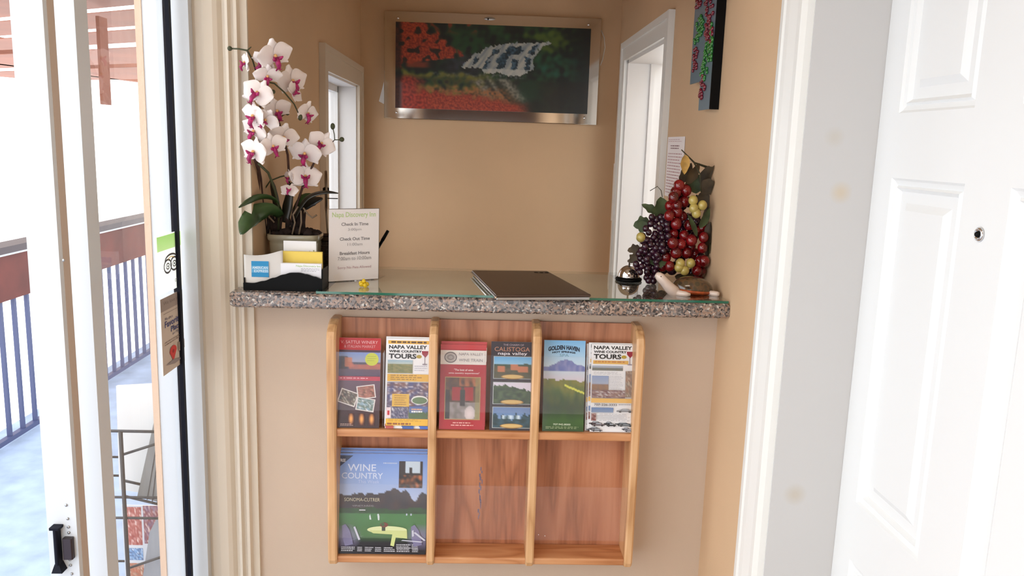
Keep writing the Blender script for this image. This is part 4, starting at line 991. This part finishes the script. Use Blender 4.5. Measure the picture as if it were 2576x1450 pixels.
sh.grid(0, .475, 1, 1, lambda u, t: mixc((104, 72, 92), (60, 34, 34), t * 1.2 + .2 * N(u, t, 8, 6)), 14, 20)
def photo(cx, cy, w_, h_, ang, fn):
    a = math.radians(ang); q = sh.r.length / sh.d.length
    def pt(x, y): X = x * w_ / 2; Y = y * h_ / 2; return (cx + X * math.cos(a) - Y * math.sin(a) / q * 1, cy + X * math.sin(a) * q + Y * math.cos(a))
    sh.poly([pt(-1, -1), pt(1, -1), pt(1, 1), pt(-1, 1)], (222, 214, 210)); l = sh.nx(); n = 10; vs = []; cs = []
    for j in range(n + 1):
        for i in range(n + 1): vs.append(tuple(sh.p(*pt(-.88 + 1.76 * i / n, -.86 + 1.72 * j / n), l))); cs.append(lin([max(0, min(255, x)) for x in fn(i / n, j / n)]))
    sh.mb.add(vs, [(j * (n + 1) + i, j * (n + 1) + i + 1, (j + 1) * (n + 1) + i + 1, (j + 1) * (n + 1) + i) for j in range(n) for i in range(n)], cs)
photo(.28, .665, .42, .16, 18, busy((60, 60, 50), (110, 80, 70), (220, 210, 190), 3, 5)); photo(.69, .60, .42, .15, -8, busy((150, 90, 80), (190, 130, 110), (90, 70, 60), 5, 5)); photo(.68, .74, .42, .145, 8, busy((90, 110, 90), (140, 170, 190), (230, 230, 235), 7, 5))
for cx in (.36, .60, .83): sh.grid(cx - .07, .84, cx + .07, .975, lambda u, t: mixc((70, 30, 24), (244, 170, 90), max(0, 1 - ((u - .5) ** 2 * 5 + (t - .45) ** 2 * 3.5))), 6, 10)
sh.lines(.12, .955, .42, .985, 2, (200, 170, 160), .4, 5)
fin(sh, 'brochure', 'red winery brochure with tilted snapshots and candles, far left upper pocket')
# 2: tours
def tours_head(sh, y0=.0):
    sh.text('NAPA VALLEY', .05, y0 + .074, .92, y0 + .115, (14, 12, 14), .035); sh.text('WINE COUNTRY', .05, y0 + .128, .80, y0 + .156, (18, 16, 18), .04); sh.text('TOURS', .05, y0 + .168, .68, y0 + .224, (12, 10, 12), .04)
    sh.ell(.74, y0 + .198, .06, .02, (176, 150, 40))
    sh.poly([(.80, y0 + .135), (.95, y0 + .135), (.945, y0 + .17), (.89, y0 + .205), (.875, y0 + .205), (.81, y0 + .17)], (150, 36, 56)); sh.rect(.868, y0 + .2, .882, y0 + .28, (120, 100, 110)); sh.ell(.875, y0 + .283, .06, .008, (150, 140, 150))
sh = bro((970, 851), (1080, 854), (972, 1084)); sh.rect(0, 0, 1, 1, (238, 238, 240)); sh.rect(.03, .022, .97, .06, (226, 174, 60)); sh.lines(.10, .03, .94, .052, 1, (96, 66, 36), .9, 21)
tours_head(sh); sh.grid(.03, .24, .60, .385, sky_over((110, 116, 70), (150, 180, 200), (190, 200, 190), .3, (150, 140, 90), 2), 16, 12); sh.lines(.64, .30, .94, .37, 3, (180, 180, 196), .3)
sh.rect(.03, .395, .97, .475, (226, 176, 64)); sh.lines(.10, .405, .88, .47, 3, (150, 110, 50), .4, 2)
sh.grid(.03, .485, .97, .78, busy((70, 74, 122), (122, 84, 80), (206, 196, 200), 11, 6), 34, 24)
sh.rect(.15, .615, .54, .755, (222, 176, 66)); sh.lines(.2, .63, .5, .75, 5, (170, 126, 50), .4, 3)
sh.ell(.78, .68, .19, .05, (226, 226, 222)); sh.ell(.78, .685, .17, .038, (96, 122, 82)); sh.rect(.02, .765, .13, .88, (232, 210, 214)); sh.rect(.05, .80, .10, .85, (196, 50, 60))
sh.grid(.14, .76, .52, .885, busy((60, 60, 90), (110, 100, 120), (226, 226, 230), 13, 6), 14, 8); sh.grid(.54, .75, .97, .885, sky_over((80, 110, 70), (80, 100, 160), (90, 110, 150), .5, (90, 100, 70), 5), 16, 10)
sh.lines(.60, .775, .9, .792, 1, (230, 170, 120), .9, 26); sh.lines(.60, .80, .9, .818, 1, (240, 240, 236), .9, 27)
sh.rect(.02, .89, .98, .965, (228, 178, 58)); sh.lines(.08, .897, .9, .925, 2, (190, 140, 50), .4, 6); sh.lines(.05, .935, .75, .958, 1, (150, 90, 40), .9, 23)
sh.rect(.02, .968, .2, 1, (180, 80, 70)); sh.rect(.4, .968, .66, 1, (60, 90, 160)); sh.rect(.8, .968, .98, 1, (60, 100, 190))
b2 = fin(sh, 'brochure', 'white and yellow wine tours brochure with a red wine glass, left upper pocket')
def behind(o, dx, dy, dz, label):
    c = o.copy(); C.objects.link(c); c.location = (dx, dy, dz); c['label'] = label; return c
behind(b2, -.0022, .0052, .003, 'pale edge of the wine tours brochure standing directly behind the red-wine-glass one')
# 3: wine train
sh = bro((1106, 866), (1221, 869), (1107, 1082)); sh.rect(0, 0, 1, 1, (172, 26, 36)); sh.rect(0, 0, 1, .055, (190, 58, 60)); sh.rect(0, .068, 1, .235, (222, 214, 206))
sh.ring(.22, .152, .14, .066, .03, (120, 110, 108)); sh.ell(.22, .152, .10, .045, (168, 160, 154)); sh.ring(.22, .152, .07, .03, .02, (130, 120, 116))
sh.text('NAPA VALLEY', .40, .095, .93, .128, (136, 130, 132)); sh.text('WINE TRAIN', .40, .165, .92, .2, (136, 130, 132))
sh.text('"The best of wine', .30, .285, .72, .31, (240, 214, 210), .01); sh.text('wine country experiences"', .18, .325, .86, .35, (240, 214, 210), .01)
sh.rect(.11, .38, .89, .885, (176, 140, 90))
def f3(u, t):
    c = mixc((60, 40, 36), (110, 80, 56), .5 + N(u, t, 3, 7))
    if t > .6: c = mixc((150, 140, 138), (120, 112, 108), .5 + N(u, t, 5, 8))
    if .22 < t < .55 and (.2 < u < .45 or .55 < u < .8): c = mixc(c, (166, 30, 36), .85)
    if .3 < t < .62 and .42 < u < .56: c = (40, 42, 34)
    if .5 < t < .68 and .42 < u < .56: c = (44, 34, 32)
    if t > .3 and u < .12: c = mixc(c, (30, 30, 34), .7)
    d = (u - .72) ** 2 * 12 + (t - .86) ** 2 * 10
    if t > .65 and d < .3: c = mixc(c, (222, 206, 206), .9 - d)
    if t < .2 and u > .4: c = mixc(c, (170, 100, 60), .5 + N(u, t, 9, 9))
    if u > .88: c = mixc(c, (150, 140, 80), .6)
    return c
sh.grid(.125, .39, .875, .875, f3, 34, 46); sh.lines(.3, .915, .78, .932, 1, (232, 170, 160), .7, 24); sh.lines(.26, .943, .80, .960, 1, (232, 170, 160), .7, 25)
b3 = fin(sh, 'brochure', 'crimson wine train brochure with a cream title band, middle upper pocket')
b3b = behind(b3, .001, .0055, .006, 'red top edge of the second wine train brochure behind the crimson one')
# 4: Calistoga
sh = bro((1234, 860), (1342, 861), (1233, 1086)); sh.rect(0, 0, 1, 1, (38, 24, 34)); sh.text('THE CHARM OF', .28, .025, .76, .045, (170, 150, 160)); sh.text('CALISTOGA', .08, .06, .90, .108, (186, 126, 96)); sh.text('napa valley', .16, .115, .84, .158, (226, 220, 224), .01)
def f4(k):
    def f(u, t):
        if k == 0:
            if t < .25 + .1 * N(u, 0, 2, 3) + .1: return mixc((90, 160, 210), (160, 200, 220), t * 2)
            c = (50, 70, 50) if t < .5 else mixc((90, 80, 50), (60, 64, 40), N(u, t, 1, 9) + .5)
            if (.43 < u < .62 and .18 < t < .6) or (t > .42 and t < .7 and (.08 < u < .3 or .65 < u < .9)): c = (186, 112, 72)
            return c
        if k == 1:
            h = .15 + .5 * abs(u - .45) * (u > .45) + .15 * N(u, 0, 2, 8); return (214, 206, 220) if t < h else mixc((36, 56, 34), (70, 92, 56), .4 + N(u, t, 1, 8) * 1.2)
        h = .5 + .3 * N(u, 0, 4, 9) - .3 * abs(u - .5); c = mixc((90, 120, 170), (130, 160, 190), t) if t < h else mixc((28, 52, 56), (44, 76, 90), .5 + N(u, t, 1, 7))
        if .4 < t < .58 and .25 < u < .7: c = mixc(c, (206, 222, 232), .55 + .4 * math.sin(u * 30))
        return c
    return f
for k, (y0, y1) in enumerate(((.165, .42), (.455, .705), (.735, .975))):
    sh.rect(.06, y0, .965, y1, (172, 178, 176)); sh.grid(.075, y0 + .006, .95, y1 - .006, f4(k), 26, 22); sh.ell(.51, y1 - .025, .27, .028, (150, 110, 50)); sh.ell(.51, y1 - .027, .24, .02, (206, 172, 104))
fin(sh, 'brochure', 'dark maroon brochure with three framed landscapes and gold ovals, middle upper pocket')
# 5: Golden Haven
sh = bro((1367, 857), (1471, 857), (1366, 1088))
def f5(u, t):
    m_ = .30 - .09 * math.exp(-((u - .55) / .3) ** 2) + .02 * N(u, 0, 1, 7); fog = .345
    if t < m_: return mixc((120, 180, 226), (196, 216, 230), t / .28)
    if t < fog: return mixc((98, 110, 170), (130, 134, 180), .5 + N(u, t, 2, 14))
    g = .44 + .03 * N(u, 0, 5, 5) - .02 * (u < .3)
    if t < g: return mixc((196, 206, 216), (206, 196, 206), (t - fog) / .09)
    c = mixc((120, 118, 44), (56, 84, 34), (t - g) * 3.5 + N(u, t, 6, 8) * .8)
    if t > .56: c = mixc(c, (30, 50, 26), min(1, (t - .56) * 5) * (.75 + .3 * N(u, t, 7, 5)))
    if t > .74: c = mixc(c, (66, 112, 36), min(1, (t - .74) * 5) * .8)
    if t > .88: c = mixc(c, (30, 56, 22), (t - .88) * 6)
    if abs(t - .49 - (u - .5) * .18) < .012 and u > .5: c = (206, 206, 80)
    return c
sh.grid(0, 0, 1, 1, f5, 40, 84)
sh.text('GOLDEN HAVEN', .10, .075, .86, .125, (12, 34, 60), .06, .022); sh.text('HOT SPRINGS', .20, .125, .76, .146, (12, 34, 60), .05, .01); sh.text('SPA', .38, .148, .60, .178, (110, 150, 170))
sh.text('707.942.8000', .26, .915, .68, .935, (206, 216, 190), .01); sh.lines(.08, .95, .92, .98, 2, (160, 176, 130), .35, 8)
fin(sh, 'brochure', 'hot springs spa brochure with blue mountain over green valley, right upper pocket')
def car(cx, cy, a, b, c):
    sh.poly([(cx - a, cy + b * .3), (cx - a * .95, cy - b * .2), (cx - a * .55, cy - b * .3), (cx - a * .3, cy - b * .9), (cx + a * .4, cy - b * .9), (cx + a * .7, cy - b * .25), (cx + a, cy - b * .1), (cx + a, cy + b * .4), (cx - a * .9, cy + b * .45)], c)
    sh.poly([(cx - a * .42, cy - b * .3), (cx - a * .25, cy - b * .75), (cx + a * .33, cy - b * .75), (cx + a * .55, cy - b * .28)], (170, 178, 186))
    sh.ell(cx - a * .55, cy + b * .4, a * .16, b * .32, (30, 30, 32)); sh.ell(cx + a * .6, cy + b * .4, a * .16, b * .32, (30, 30, 32))
# 6: second tours
sh = bro((1490, 864), (1600, 870), (1482, 1093)); sh.rect(0, 0, 1, 1, (234, 234, 236)); tours_head(sh, -.055)
sh.rect(.04, .185, .84, .225, (220, 172, 70)); sh.lines(.08, .192, .8, .218, 1, (190, 120, 50), .6, 4)
sh.grid(.02, .245, .72, .30, sky_over((110, 104, 84), (160, 170, 190), (150, 160, 170), .4, (100, 110, 110), 4), 16, 8); sh.lines(.06, .315, .70, .35, 3, (170, 170, 176), .3, 9)
sh.grid(.02, .36, .40, .60, sky_over((150, 110, 80), (130, 150, 190), (160, 170, 190), .4, (120, 96, 80), 8), 14, 14); sh.lines(.42, .36, .74, .52, 9, (176, 176, 184), .3, 10)
sh.grid(.02, .52, .78, .61, busy((96, 60, 66), (150, 120, 110), (206, 200, 200), 15, 6), 22, 8); sh.grid(.78, .30, .99, .60, busy((150, 110, 90), (120, 110, 100), (200, 190, 170), 16, 5), 8, 14)
sh.rect(.01, .615, .99, .665, (226, 178, 88)); sh.text('707-226-3333', .08, .675, .60, .70, (80, 76, 78), .02); sh.lines(.64, .68, .96, .70, 1, (150, 150, 156), .4)
sh.grid(.02, .72, .52, .775, lambda u, t: mixc((90, 124, 176), (120, 140, 170), t), 4, 4); car(.78, .755, .19, .026, (120, 122, 128))
sh.grid(.02, .785, .13, .87, busy((150, 90, 80), (90, 60, 60), (210, 200, 200), 17, 4), 4, 6); sh.lines(.2, .79, .92, .88, 5, (176, 176, 182), .3, 12)
for (cx, cy, a, b, c) in ((.18, .915, .15, .024, (90, 76, 80)), (.48, .918, .11, .024, (40, 42, 46)), (.80, .918, .18, .018, (70, 76, 80)), (.15, .975, .13, .02, (100, 100, 106)), (.88, .975, .1, .02, (110, 110, 120))): car(cx, cy, a, b, c)
b6 = fin(sh, 'brochure', 'white wine tours brochure with small car pictures, far right upper pocket')
behind(b6, -.006, .0052, .002, 'white brochure edge showing left of the car-picture tours brochure')
behind(b6, -.0105, .0104, -.002, 'rearmost pale brochure edge behind the car-picture tours brochure')
# magazines
sh = bro((849, 1146), (1072, 1139), (852, 1392), 1.845, 1.808, .005, .5528)
def fm(u, t):
    h = .40 + .05 * N(u, 0, 3, 5) + .03 * N(u, 1, 3, 15) - .06 * math.exp(-((u - .68) / .14) ** 2) + .10 * math.exp(-((u - .86) / .05) ** 2)
    if t < h: return mixc((112, 146, 214), (176, 192, 226), t / .45)
    if t < .545 + .02 * N(u, 0, 6, 4): return mixc((42, 36, 44), (66, 52, 52), .5 + N(u, t, 4, 10))
    if t < .60: return mixc((34, 66, 34), (44, 84, 44), N(u, t, 2, 12) + .5)
    c = mixc((66, 124, 66), (54, 104, 40), (t - .6) * 3 + .3 * N(u, t, 3, 6))
    if t > .82: c = mixc(c, (24, 20, 28), min(1, (t - .82) * 14))
    for (cx, s_) in ((.10, 1), (.94, -1)):
        e = ((u - cx) / .17) ** 2 + ((t - .83) / .13) ** 2
        if e < 1: c = mixc(c, (126, 120, 158), .75 * (1 - e) + .2)
    return c
sh.grid(0, 0, 1, 1, fm, 70, 78); sh.poly([(0, 0.02), (.16, .02), (0, .14)], (62, 72, 100)); sh.text('FREE', .005, .055, .075, .085, (220, 224, 236), .02)
sh.text('WINE', .10, .105, .42, .175, (206, 216, 240), .01); sh.text('COUNTRY', .035, .19, .50, .25, (206, 216, 240), .01); sh.text('This Week', .22, .262, .46, .295, (190, 202, 232)); sh.lines(.5, .085, .66, .1, 1, (186, 202, 232), .8, 28)
sh.grid(.68, .07, .945, .335, lambda u, t: ((190, 206, 220) if (.25 < u < .88 and t < .42 - .2 * (abs(u - .5) < .06)) else mixc((46, 40, 40), (206, 120, 70), max(0, N(u, t, 3, 6) + .3) if t > .5 else .05)), 24, 24)
sh.text('SONOMA-CUTRER', .07, .44, .47, .475, (206, 196, 168)); sh.text('VINEYARDS', .16, .51, .40, .527, (150, 146, 150)); sh.rect(.24, .556, .31, .566, (216, 216, 222))
sh.poly([(.355 + .0, .62), (.365, .60), (.37, .62), (.38, .655), (.36, .655)], (216, 226, 226)); sh.poly([(.445, .60), (.46, .595), (.47, .62), (.47, .66), (.455, .66)], (220, 228, 230)); sh.rect(.77, .59, .785, .61, (190, 200, 220)); sh.rect(.82, .59, .835, .61, (190, 200, 220))
sh.ell(.56, .755, .225, .038, (222, 230, 172)); sh.poly([(.36, .76), (.785, .76), (.79, .84), (.66, .83), (.64, .92), (.60, .91), (.62, .80), (.4, .79)], (206, 216, 140)); sh.rect(.5, .72, .54, .765, (40, 60, 34)); sh.ell(.525, .705, .045, .025, (120, 60, 44)); sh.ell(.51, .70, .02, .018, (60, 90, 50))
for cx in (.14, .92): sh.poly([(cx - .09, .72), (cx - .05, .70), (cx + .0, .76), (cx + .03, .85), (cx + .04, .90), (cx - .05, .92), (cx - .08, .84)], (124, 120, 156))
for (a, b, c, d) in ((.18, .73, .24, .86), (.14, .87, .28, .82), (.86, .78, .98, .86), (.72, .86, .95, .875), (.84, .76, .845, .82)):
    sh.poly([(a, b), (a + .02, b - .008), (c + .02, d - .008), (c, d)], (204, 206, 222))
for (x0, x1) in ((.05, .21), (.23, .30), (.315, .41), (.43, .51), (.53, .66), (.675, .84), (.85, .93)): sh.lines(x0, .925, x1, .975, 3, (196, 196, 204), .55, int(x0 * 99)); 
mg = fin(sh, 'magazine', 'front wine country magazine with green lawn cover in the lower left pocket', 'magazine', 'magazines in the lower rack pocket')
behind(mg, -.0015, .0062, .005, 'second wine country magazine in the lower left pocket, its top edge showing'); 
behind(mg, .0005, .0124, .009, 'rearmost wine country magazine in the lower left pocket, rising above the rest')

# ================================================================== mirrored picture on the back wall
yb = YB - .03
tl, tr, bl_, br_ = at(967, 28, 'y', yb), at(1513, 44, 'y', yb), at(966, 299, 'y', yb), at(1503, 314, 'y', yb)
x0, x1 = (tl.x + bl_.x) / 2, (tr.x + br_.x) / 2; z1, z0 = (tl.z + tr.z) / 2, (bl_.z + br_.z) / 2
pf = thing('mirror_framed_picture', ((x0 + x1) / 2, YB, z0), 'wide waterfall picture in a mirrored silver frame on the back wall', 'picture')
fm_ = MB().box((x0, yb, z0), (x1, YB - .001, z1)).build('mirror_frame', M['mirror'], pf, .003)
a, b, c = at(995, 56, 'y', yb), at(1485, 71, 'y', yb), at(995, 272, 'y', yb)
d_ = at(1479, 287, 'y', yb); px0, px1 = (a.x + c.x) / 2, (b.x + d_.x) / 2; pz1, pz0 = (a.z + b.z) / 2, (c.z + d_.z) / 2
sh = Sheet((px0, yb - .002, pz1), (px1, yb - .002, pz1), (px0, yb - .002, pz0), .0015, (20, 20, 20))
def wpoly(u, t, P): return inside(u, t, P)
WF = [(.33, .50), (.40, .36), (.47, .26), (.58, .20), (.69, .19), (.80, .17), (.74, .26), (.71, .36), (.71, .50), (.66, .56), (.58, .58), (.52, .54), (.46, .57), (.44, .50)]
DK = [[(.40, .40), (.425, .37), (.42, .44), (.395, .47)], [(.70, .22), (.735, .21), (.71, .30), (.675, .33)], [(.60, .40), (.63, .38), (.625, .50), (.60, .52)], [(.50, .30), (.54, .26), (.53, .31), (.49, .36), (.47, .52), (.44, .52), (.47, .38)], [(.57, .26), (.64, .22), (.65, .28), (.58, .36), (.55, .50), (.51, .50), (.53, .38)], [(.67, .36), (.70, .36), (.69, .52), (.66, .52)], [(.60, .24), (.65, .22), (.65, .29), (.60, .31)]]
def ss(a, b, x):
    x = max(0.0, min(1.0, (x - a) / (b - a))); return x * x * (3 - 2 * x)
def fp(u, t):
    U = u * 2.2
    n1 = N(U, t, 1, 5); n2 = N(U, t, 2, 14); n3 = N(U, t, 3, 34); n4 = N(U, t, 4, 60)
    c = mixc((10, 24, 18), (32, 72, 38), .42 + n1 + n2 * .7)
    c = mixc(c, (88, 104, 34), ss(0, 1, 1.1 - abs(u - .80) * 7 - abs(t - .14) * 4 + n2) * .7)      # yellow green foliage, top right
    c = mixc(c, (26, 66, 34), ss(0, 1, 1.1 - abs(u - .36) * 8 - abs(t - .22) * 6 + n2) * .8)
    c = mixc(c, (120, 52, 30), ss(.1, .4, n2) * ss(.16, .0, t) * ss(.12, .2, u) * ss(.50, .40, u))
    c = mixc(c, (26, 82, 66), ss(.26, .36, t) * ss(.66, .54, t) * ss(.68, .76, u) * (.35 + n2 * .8))
    c = mixc(c, (14, 16, 16), ss(.84, .98, u) * .8)
    c = mixc(c, (50, 50, 66), ss(.32, .38, t) * ss(.62, .56, t) * ss(.22, .30, u) * ss(.46, .38, u) * (.6 + n2))   # wet rocks
    c = mixc(c, (96, 104, 106), ss(.55, .58, t) * ss(.64, .60, t) * ss(.15, .22, u) * ss(.70, .62, u) * max(0, .35 + n3 * 1.2))
    wx, wy = u + n2 * .010 + n3 * .006, t + n3 * .02 + n2 * .01
    if wpoly(wx, wy, WF):
        fl_ = N(U * 3.4 + t * 2.2, t * .8, 5, 7)
        c = mixc((176, 178, 170), (104, 122, 136), .34 + fl_ * .95 + n2 * .35)
        if any(wpoly(u + n3 * .012 + n2 * .01, t + n2 * .03, P) for P in DK): c = mixc((18, 42, 54), (70, 100, 120), .35 + n3 + n2 * .5)
        if t > .50: c = mixc(c, (206, 208, 200), .5)
    # still water with reflections
    pool = ss(.60, .66, t) * ss(.36, .42, u)
    c = mixc(c, (24, 22, 18), pool * .75)
    c = mixc(c, (22, 56, 34), pool * ss(.62, .66, u) * ss(.80, .70, u) * ss(.95, .8, t) * .8)
    k = math.exp(-((u - .415 - (t - .62) * .30) / .040) ** 2) + math.exp(-((u - .485 - (t - .62) * .30) / .016) ** 2) * .8 + math.exp(-((u - .555 - (t - .62) * .38) / .035) ** 2)
    c = mixc(c, (156, 152, 138), min(.85, k * (.75 + n3 * .6)) * ss(.60, .64, t) * ss(.95, .80, t))
    # mossy bank, fallen leaves
    c = mixc(c, (116, 112, 44), ss(.50, .60, t + n1 * .1) * ss(.56, .40, u + (t - .6) * .3) * max(0, .5 + n2 * 1.3))
    c = mixc(c, (40, 40, 22), ss(.60, .66, t) * ss(.74, .68, t) * ss(.44, .3, u) * max(0, .3 + n2 * 1.6))
    c = mixc(c, (168, 106, 60), ss(.70, .78, t + n2 * .05) * ss(.62, .50, u - (t - .75) * .4) * (.65 + n3 * .8))
    lf = ss(-.03, .05, t - (.80 + .14 * max(0, u - .30) * 2 + n2 * .05)) * ss(.74, .60, u)
    c = mixc(c, mixc((184, 74, 44), (130, 42, 30), .45 + n4 * 1.2 + n3), lf)
    lf2 = ss(.16, .06, u - (t - .62) * .15 + n2 * .04) * ss(.58, .66, t + n1 * .05)
    c = mixc(c, mixc((190, 64, 46), (120, 34, 30), .45 + n3 * 1.3), lf2 * .9)
    # maple crown reaching in from the upper left
    lim = .15 + .17 * ss(.0, .36, t) - .30 * ss(.37, .50, t) + n2 * .05 + n3 * .02
    mp_ = ss(.025, -.015, u - lim) * ss(.56, .50, t)
    c = mixc(c, mixc((186, 74, 40), (124, 40, 26), .45 + n4 * 1.1 + n3 * .9 + n1 * .3), mp_)
    c = mixc(c, (34, 28, 18), mp_ * ss(.12, .3, -n2 - .04) * .9)
    c = mixc(c, (150, 60, 36), ss(.42, .46, t + n2 * .03) * ss(.54, .50, t) * ss(.04, .07, u) * ss(.20, .14, u) * .8)
    c = mixc(c, (20, 16, 14), ss(.04, .02, u + n3 * .01) * .7)
    return c
sh.grid(0, 0, 1, 1, fp, 230, 104); sh.mb.build('waterfall_print', M['print'], pf)
for (u, v) in ((1001, 45), (1481, 62), (998, 283), (1470, 297)):
    p = at(u, v, 'y', yb); S(MB()).lathe([(.005, 0), (.005, .002), (.003, .0035)], p, 16, Matrix.Rotation(PI / 2, 3, 'X')).build('screw', M['chrome'], pf)
p = at(1232, 47, 'y', yb - .001); S(MB()).ball(p, (.024, .001, .007), 24, 6).build('oval_badge', M['steel'], fm_); q = at(1228, 48, 'y', yb - .003); S(MB()).ball(q, (.003, .001, .004), 12, 6).build('badge_dot', M['black'], fm_)
p0 = [at(u, v, 'y', YB - .006) for u, v in ((1512, 75), (1520, 95), (1522, 120), (1516, 150), (1510, 165))]
S(MB()).tube(p0, .0016, 6).build('cord', M['paper'], pf)
m = MB(); a_, b_ = at(955, 238, 'y', YB - .008), at(966, 232, 'y', YB - .008); m.prism([tuple(at(u, v, 'y', YB - .012)) for u, v in ((953, 255), (966, 262), (966, 205))], [tuple(at(u, v, 'y', YB - .004)) for u, v in ((953, 255), (966, 262), (966, 205))])
m.build('paper_tag', M['paper'], pf)

# ------------------------------------------------------------------ right wall: metal grape art, notice, wall plate
XA = XR - .022
art = thing('grape_wall_art', (XA, 2.1, 1.62), 'blue-grey stepped metal wall art with red and green glass beads on the right wall', 'wall art')
def A_(u, v, x=XA): return at(u, v, 'x', x)
r0, r1 = A_(1757, 270), A_(1785, 270); l0 = A_(1741, 208); zt2 = 2.12
yq0, yq1 = r1.y, r0.y; yl = A_(1743, 100).y
zlow, zmid = A_(1765, 277).z, A_(1748, 209).z
pn = MB().box((XA, yq0, zlow), (XA + .004, yq1, zt2)).box((XA, yq1, zmid), (XA + .004, yl, zt2)).build('metal_panel', M['bluegrey'], art)
MB().box((XA - .001, yq0 - .004, zlow - .001), (XR - .001, yq0, zt2)).build('black_frame_edge', M['black'], art)
MB().box((XA + .004, yq0, zlow), (XR - .001, yq0 + .012, zt2)).build('back_batten', M['black'], art)
rb_ = random.Random(9)
def beads(reg, n, m, name):
    (u0, v0, u1, v1, w_) = reg
    for k in range(n):
        t = (k + rb_.random() * .8) / n; p = A_(u0 + (u1 - u0) * t + rb_.uniform(-w_, w_), v0 + (v1 - v0) * t, XA - .003)
        if p.y < yq0 + .004: p.y = yq0 + .005
        r = rb_.uniform(.004, .0065); S(MB()).ball(p, (.004, r, r), 8, 5).build(name, m, art)
for reg, n in (((1765, 0, 1762, 20, 12), 14), ((1786, 0, 1783, 110, 9), 34), ((1784, 60, 1777, 100, 6), 12), ((1752, 120, 1746, 180, 5), 14), ((1772, 190, 1762, 250, 6), 20)): beads(reg, n, M['redb'], 'red_bead')
for reg, n in (((1762, 40, 1752, 110, 7), 24), ((1785, 105, 1768, 200, 8), 34), ((1790, 60, 1793, 150, 3), 14), ((1770, 50, 1760, 90, 6), 10)): beads(reg, n, M['greenb'], 'green_bead')

xn = XR - .002
TLn, TRn, BLn = at(1681, 345, 'x', xn), at(1723, 348, 'x', xn), at(1672, 492, 'x', xn)
TRn = Vector((xn, TRn.y, TLn.z)); BLn = Vector((xn, TLn.y, BLn.z))
sh = Sheet(TLn, TRn, BLn, .0008, (250, 246, 246)); sh.rect(0, 0, 1, 1, (248, 242, 242)); sh.lines(.2, .14, .8, .22, 2, (130, 90, 100), .4, 9); sh.lines(.08, .27, .95, .97, 14, (200, 160, 164), .3, 4); sh.lines(.1, .04, .9, .1, 2, (210, 180, 184), .3, 5)
tag(sh.mb.build('paper_notice', M['flat']), 'white printed paper notice taped to the right wall above the grapes', 'notice')
a_, b_ = at(1541, 410, 'x', XR - .004), at(1552, 560, 'x', XR - .004)
ya = at(1553, 480, 'x', XR - .004).y; 
sw = MB().rbox((XR - .016, ya, b_.z), (XR - .0005, ya + .055, a_.z), .004, ax='x')
tag(sw.build('wall_phone_plate', M['white']), 'slim white plate on the right wall beside the far doorway casing', 'wall plate')

# ------------------------------------------------------------------ unseen lamp fixture, added to house the fill light
cl = thing('added_lamp_fixture', (0.0, 0.2, 2.4), 'added flat rectangular fixture for the fill light, out of view on the ceiling', 'lamp')
MB().box((-.38, -.08, 2.372), (.38, .48, 2.4)).build('fill_light_housing', M['white'], cl)
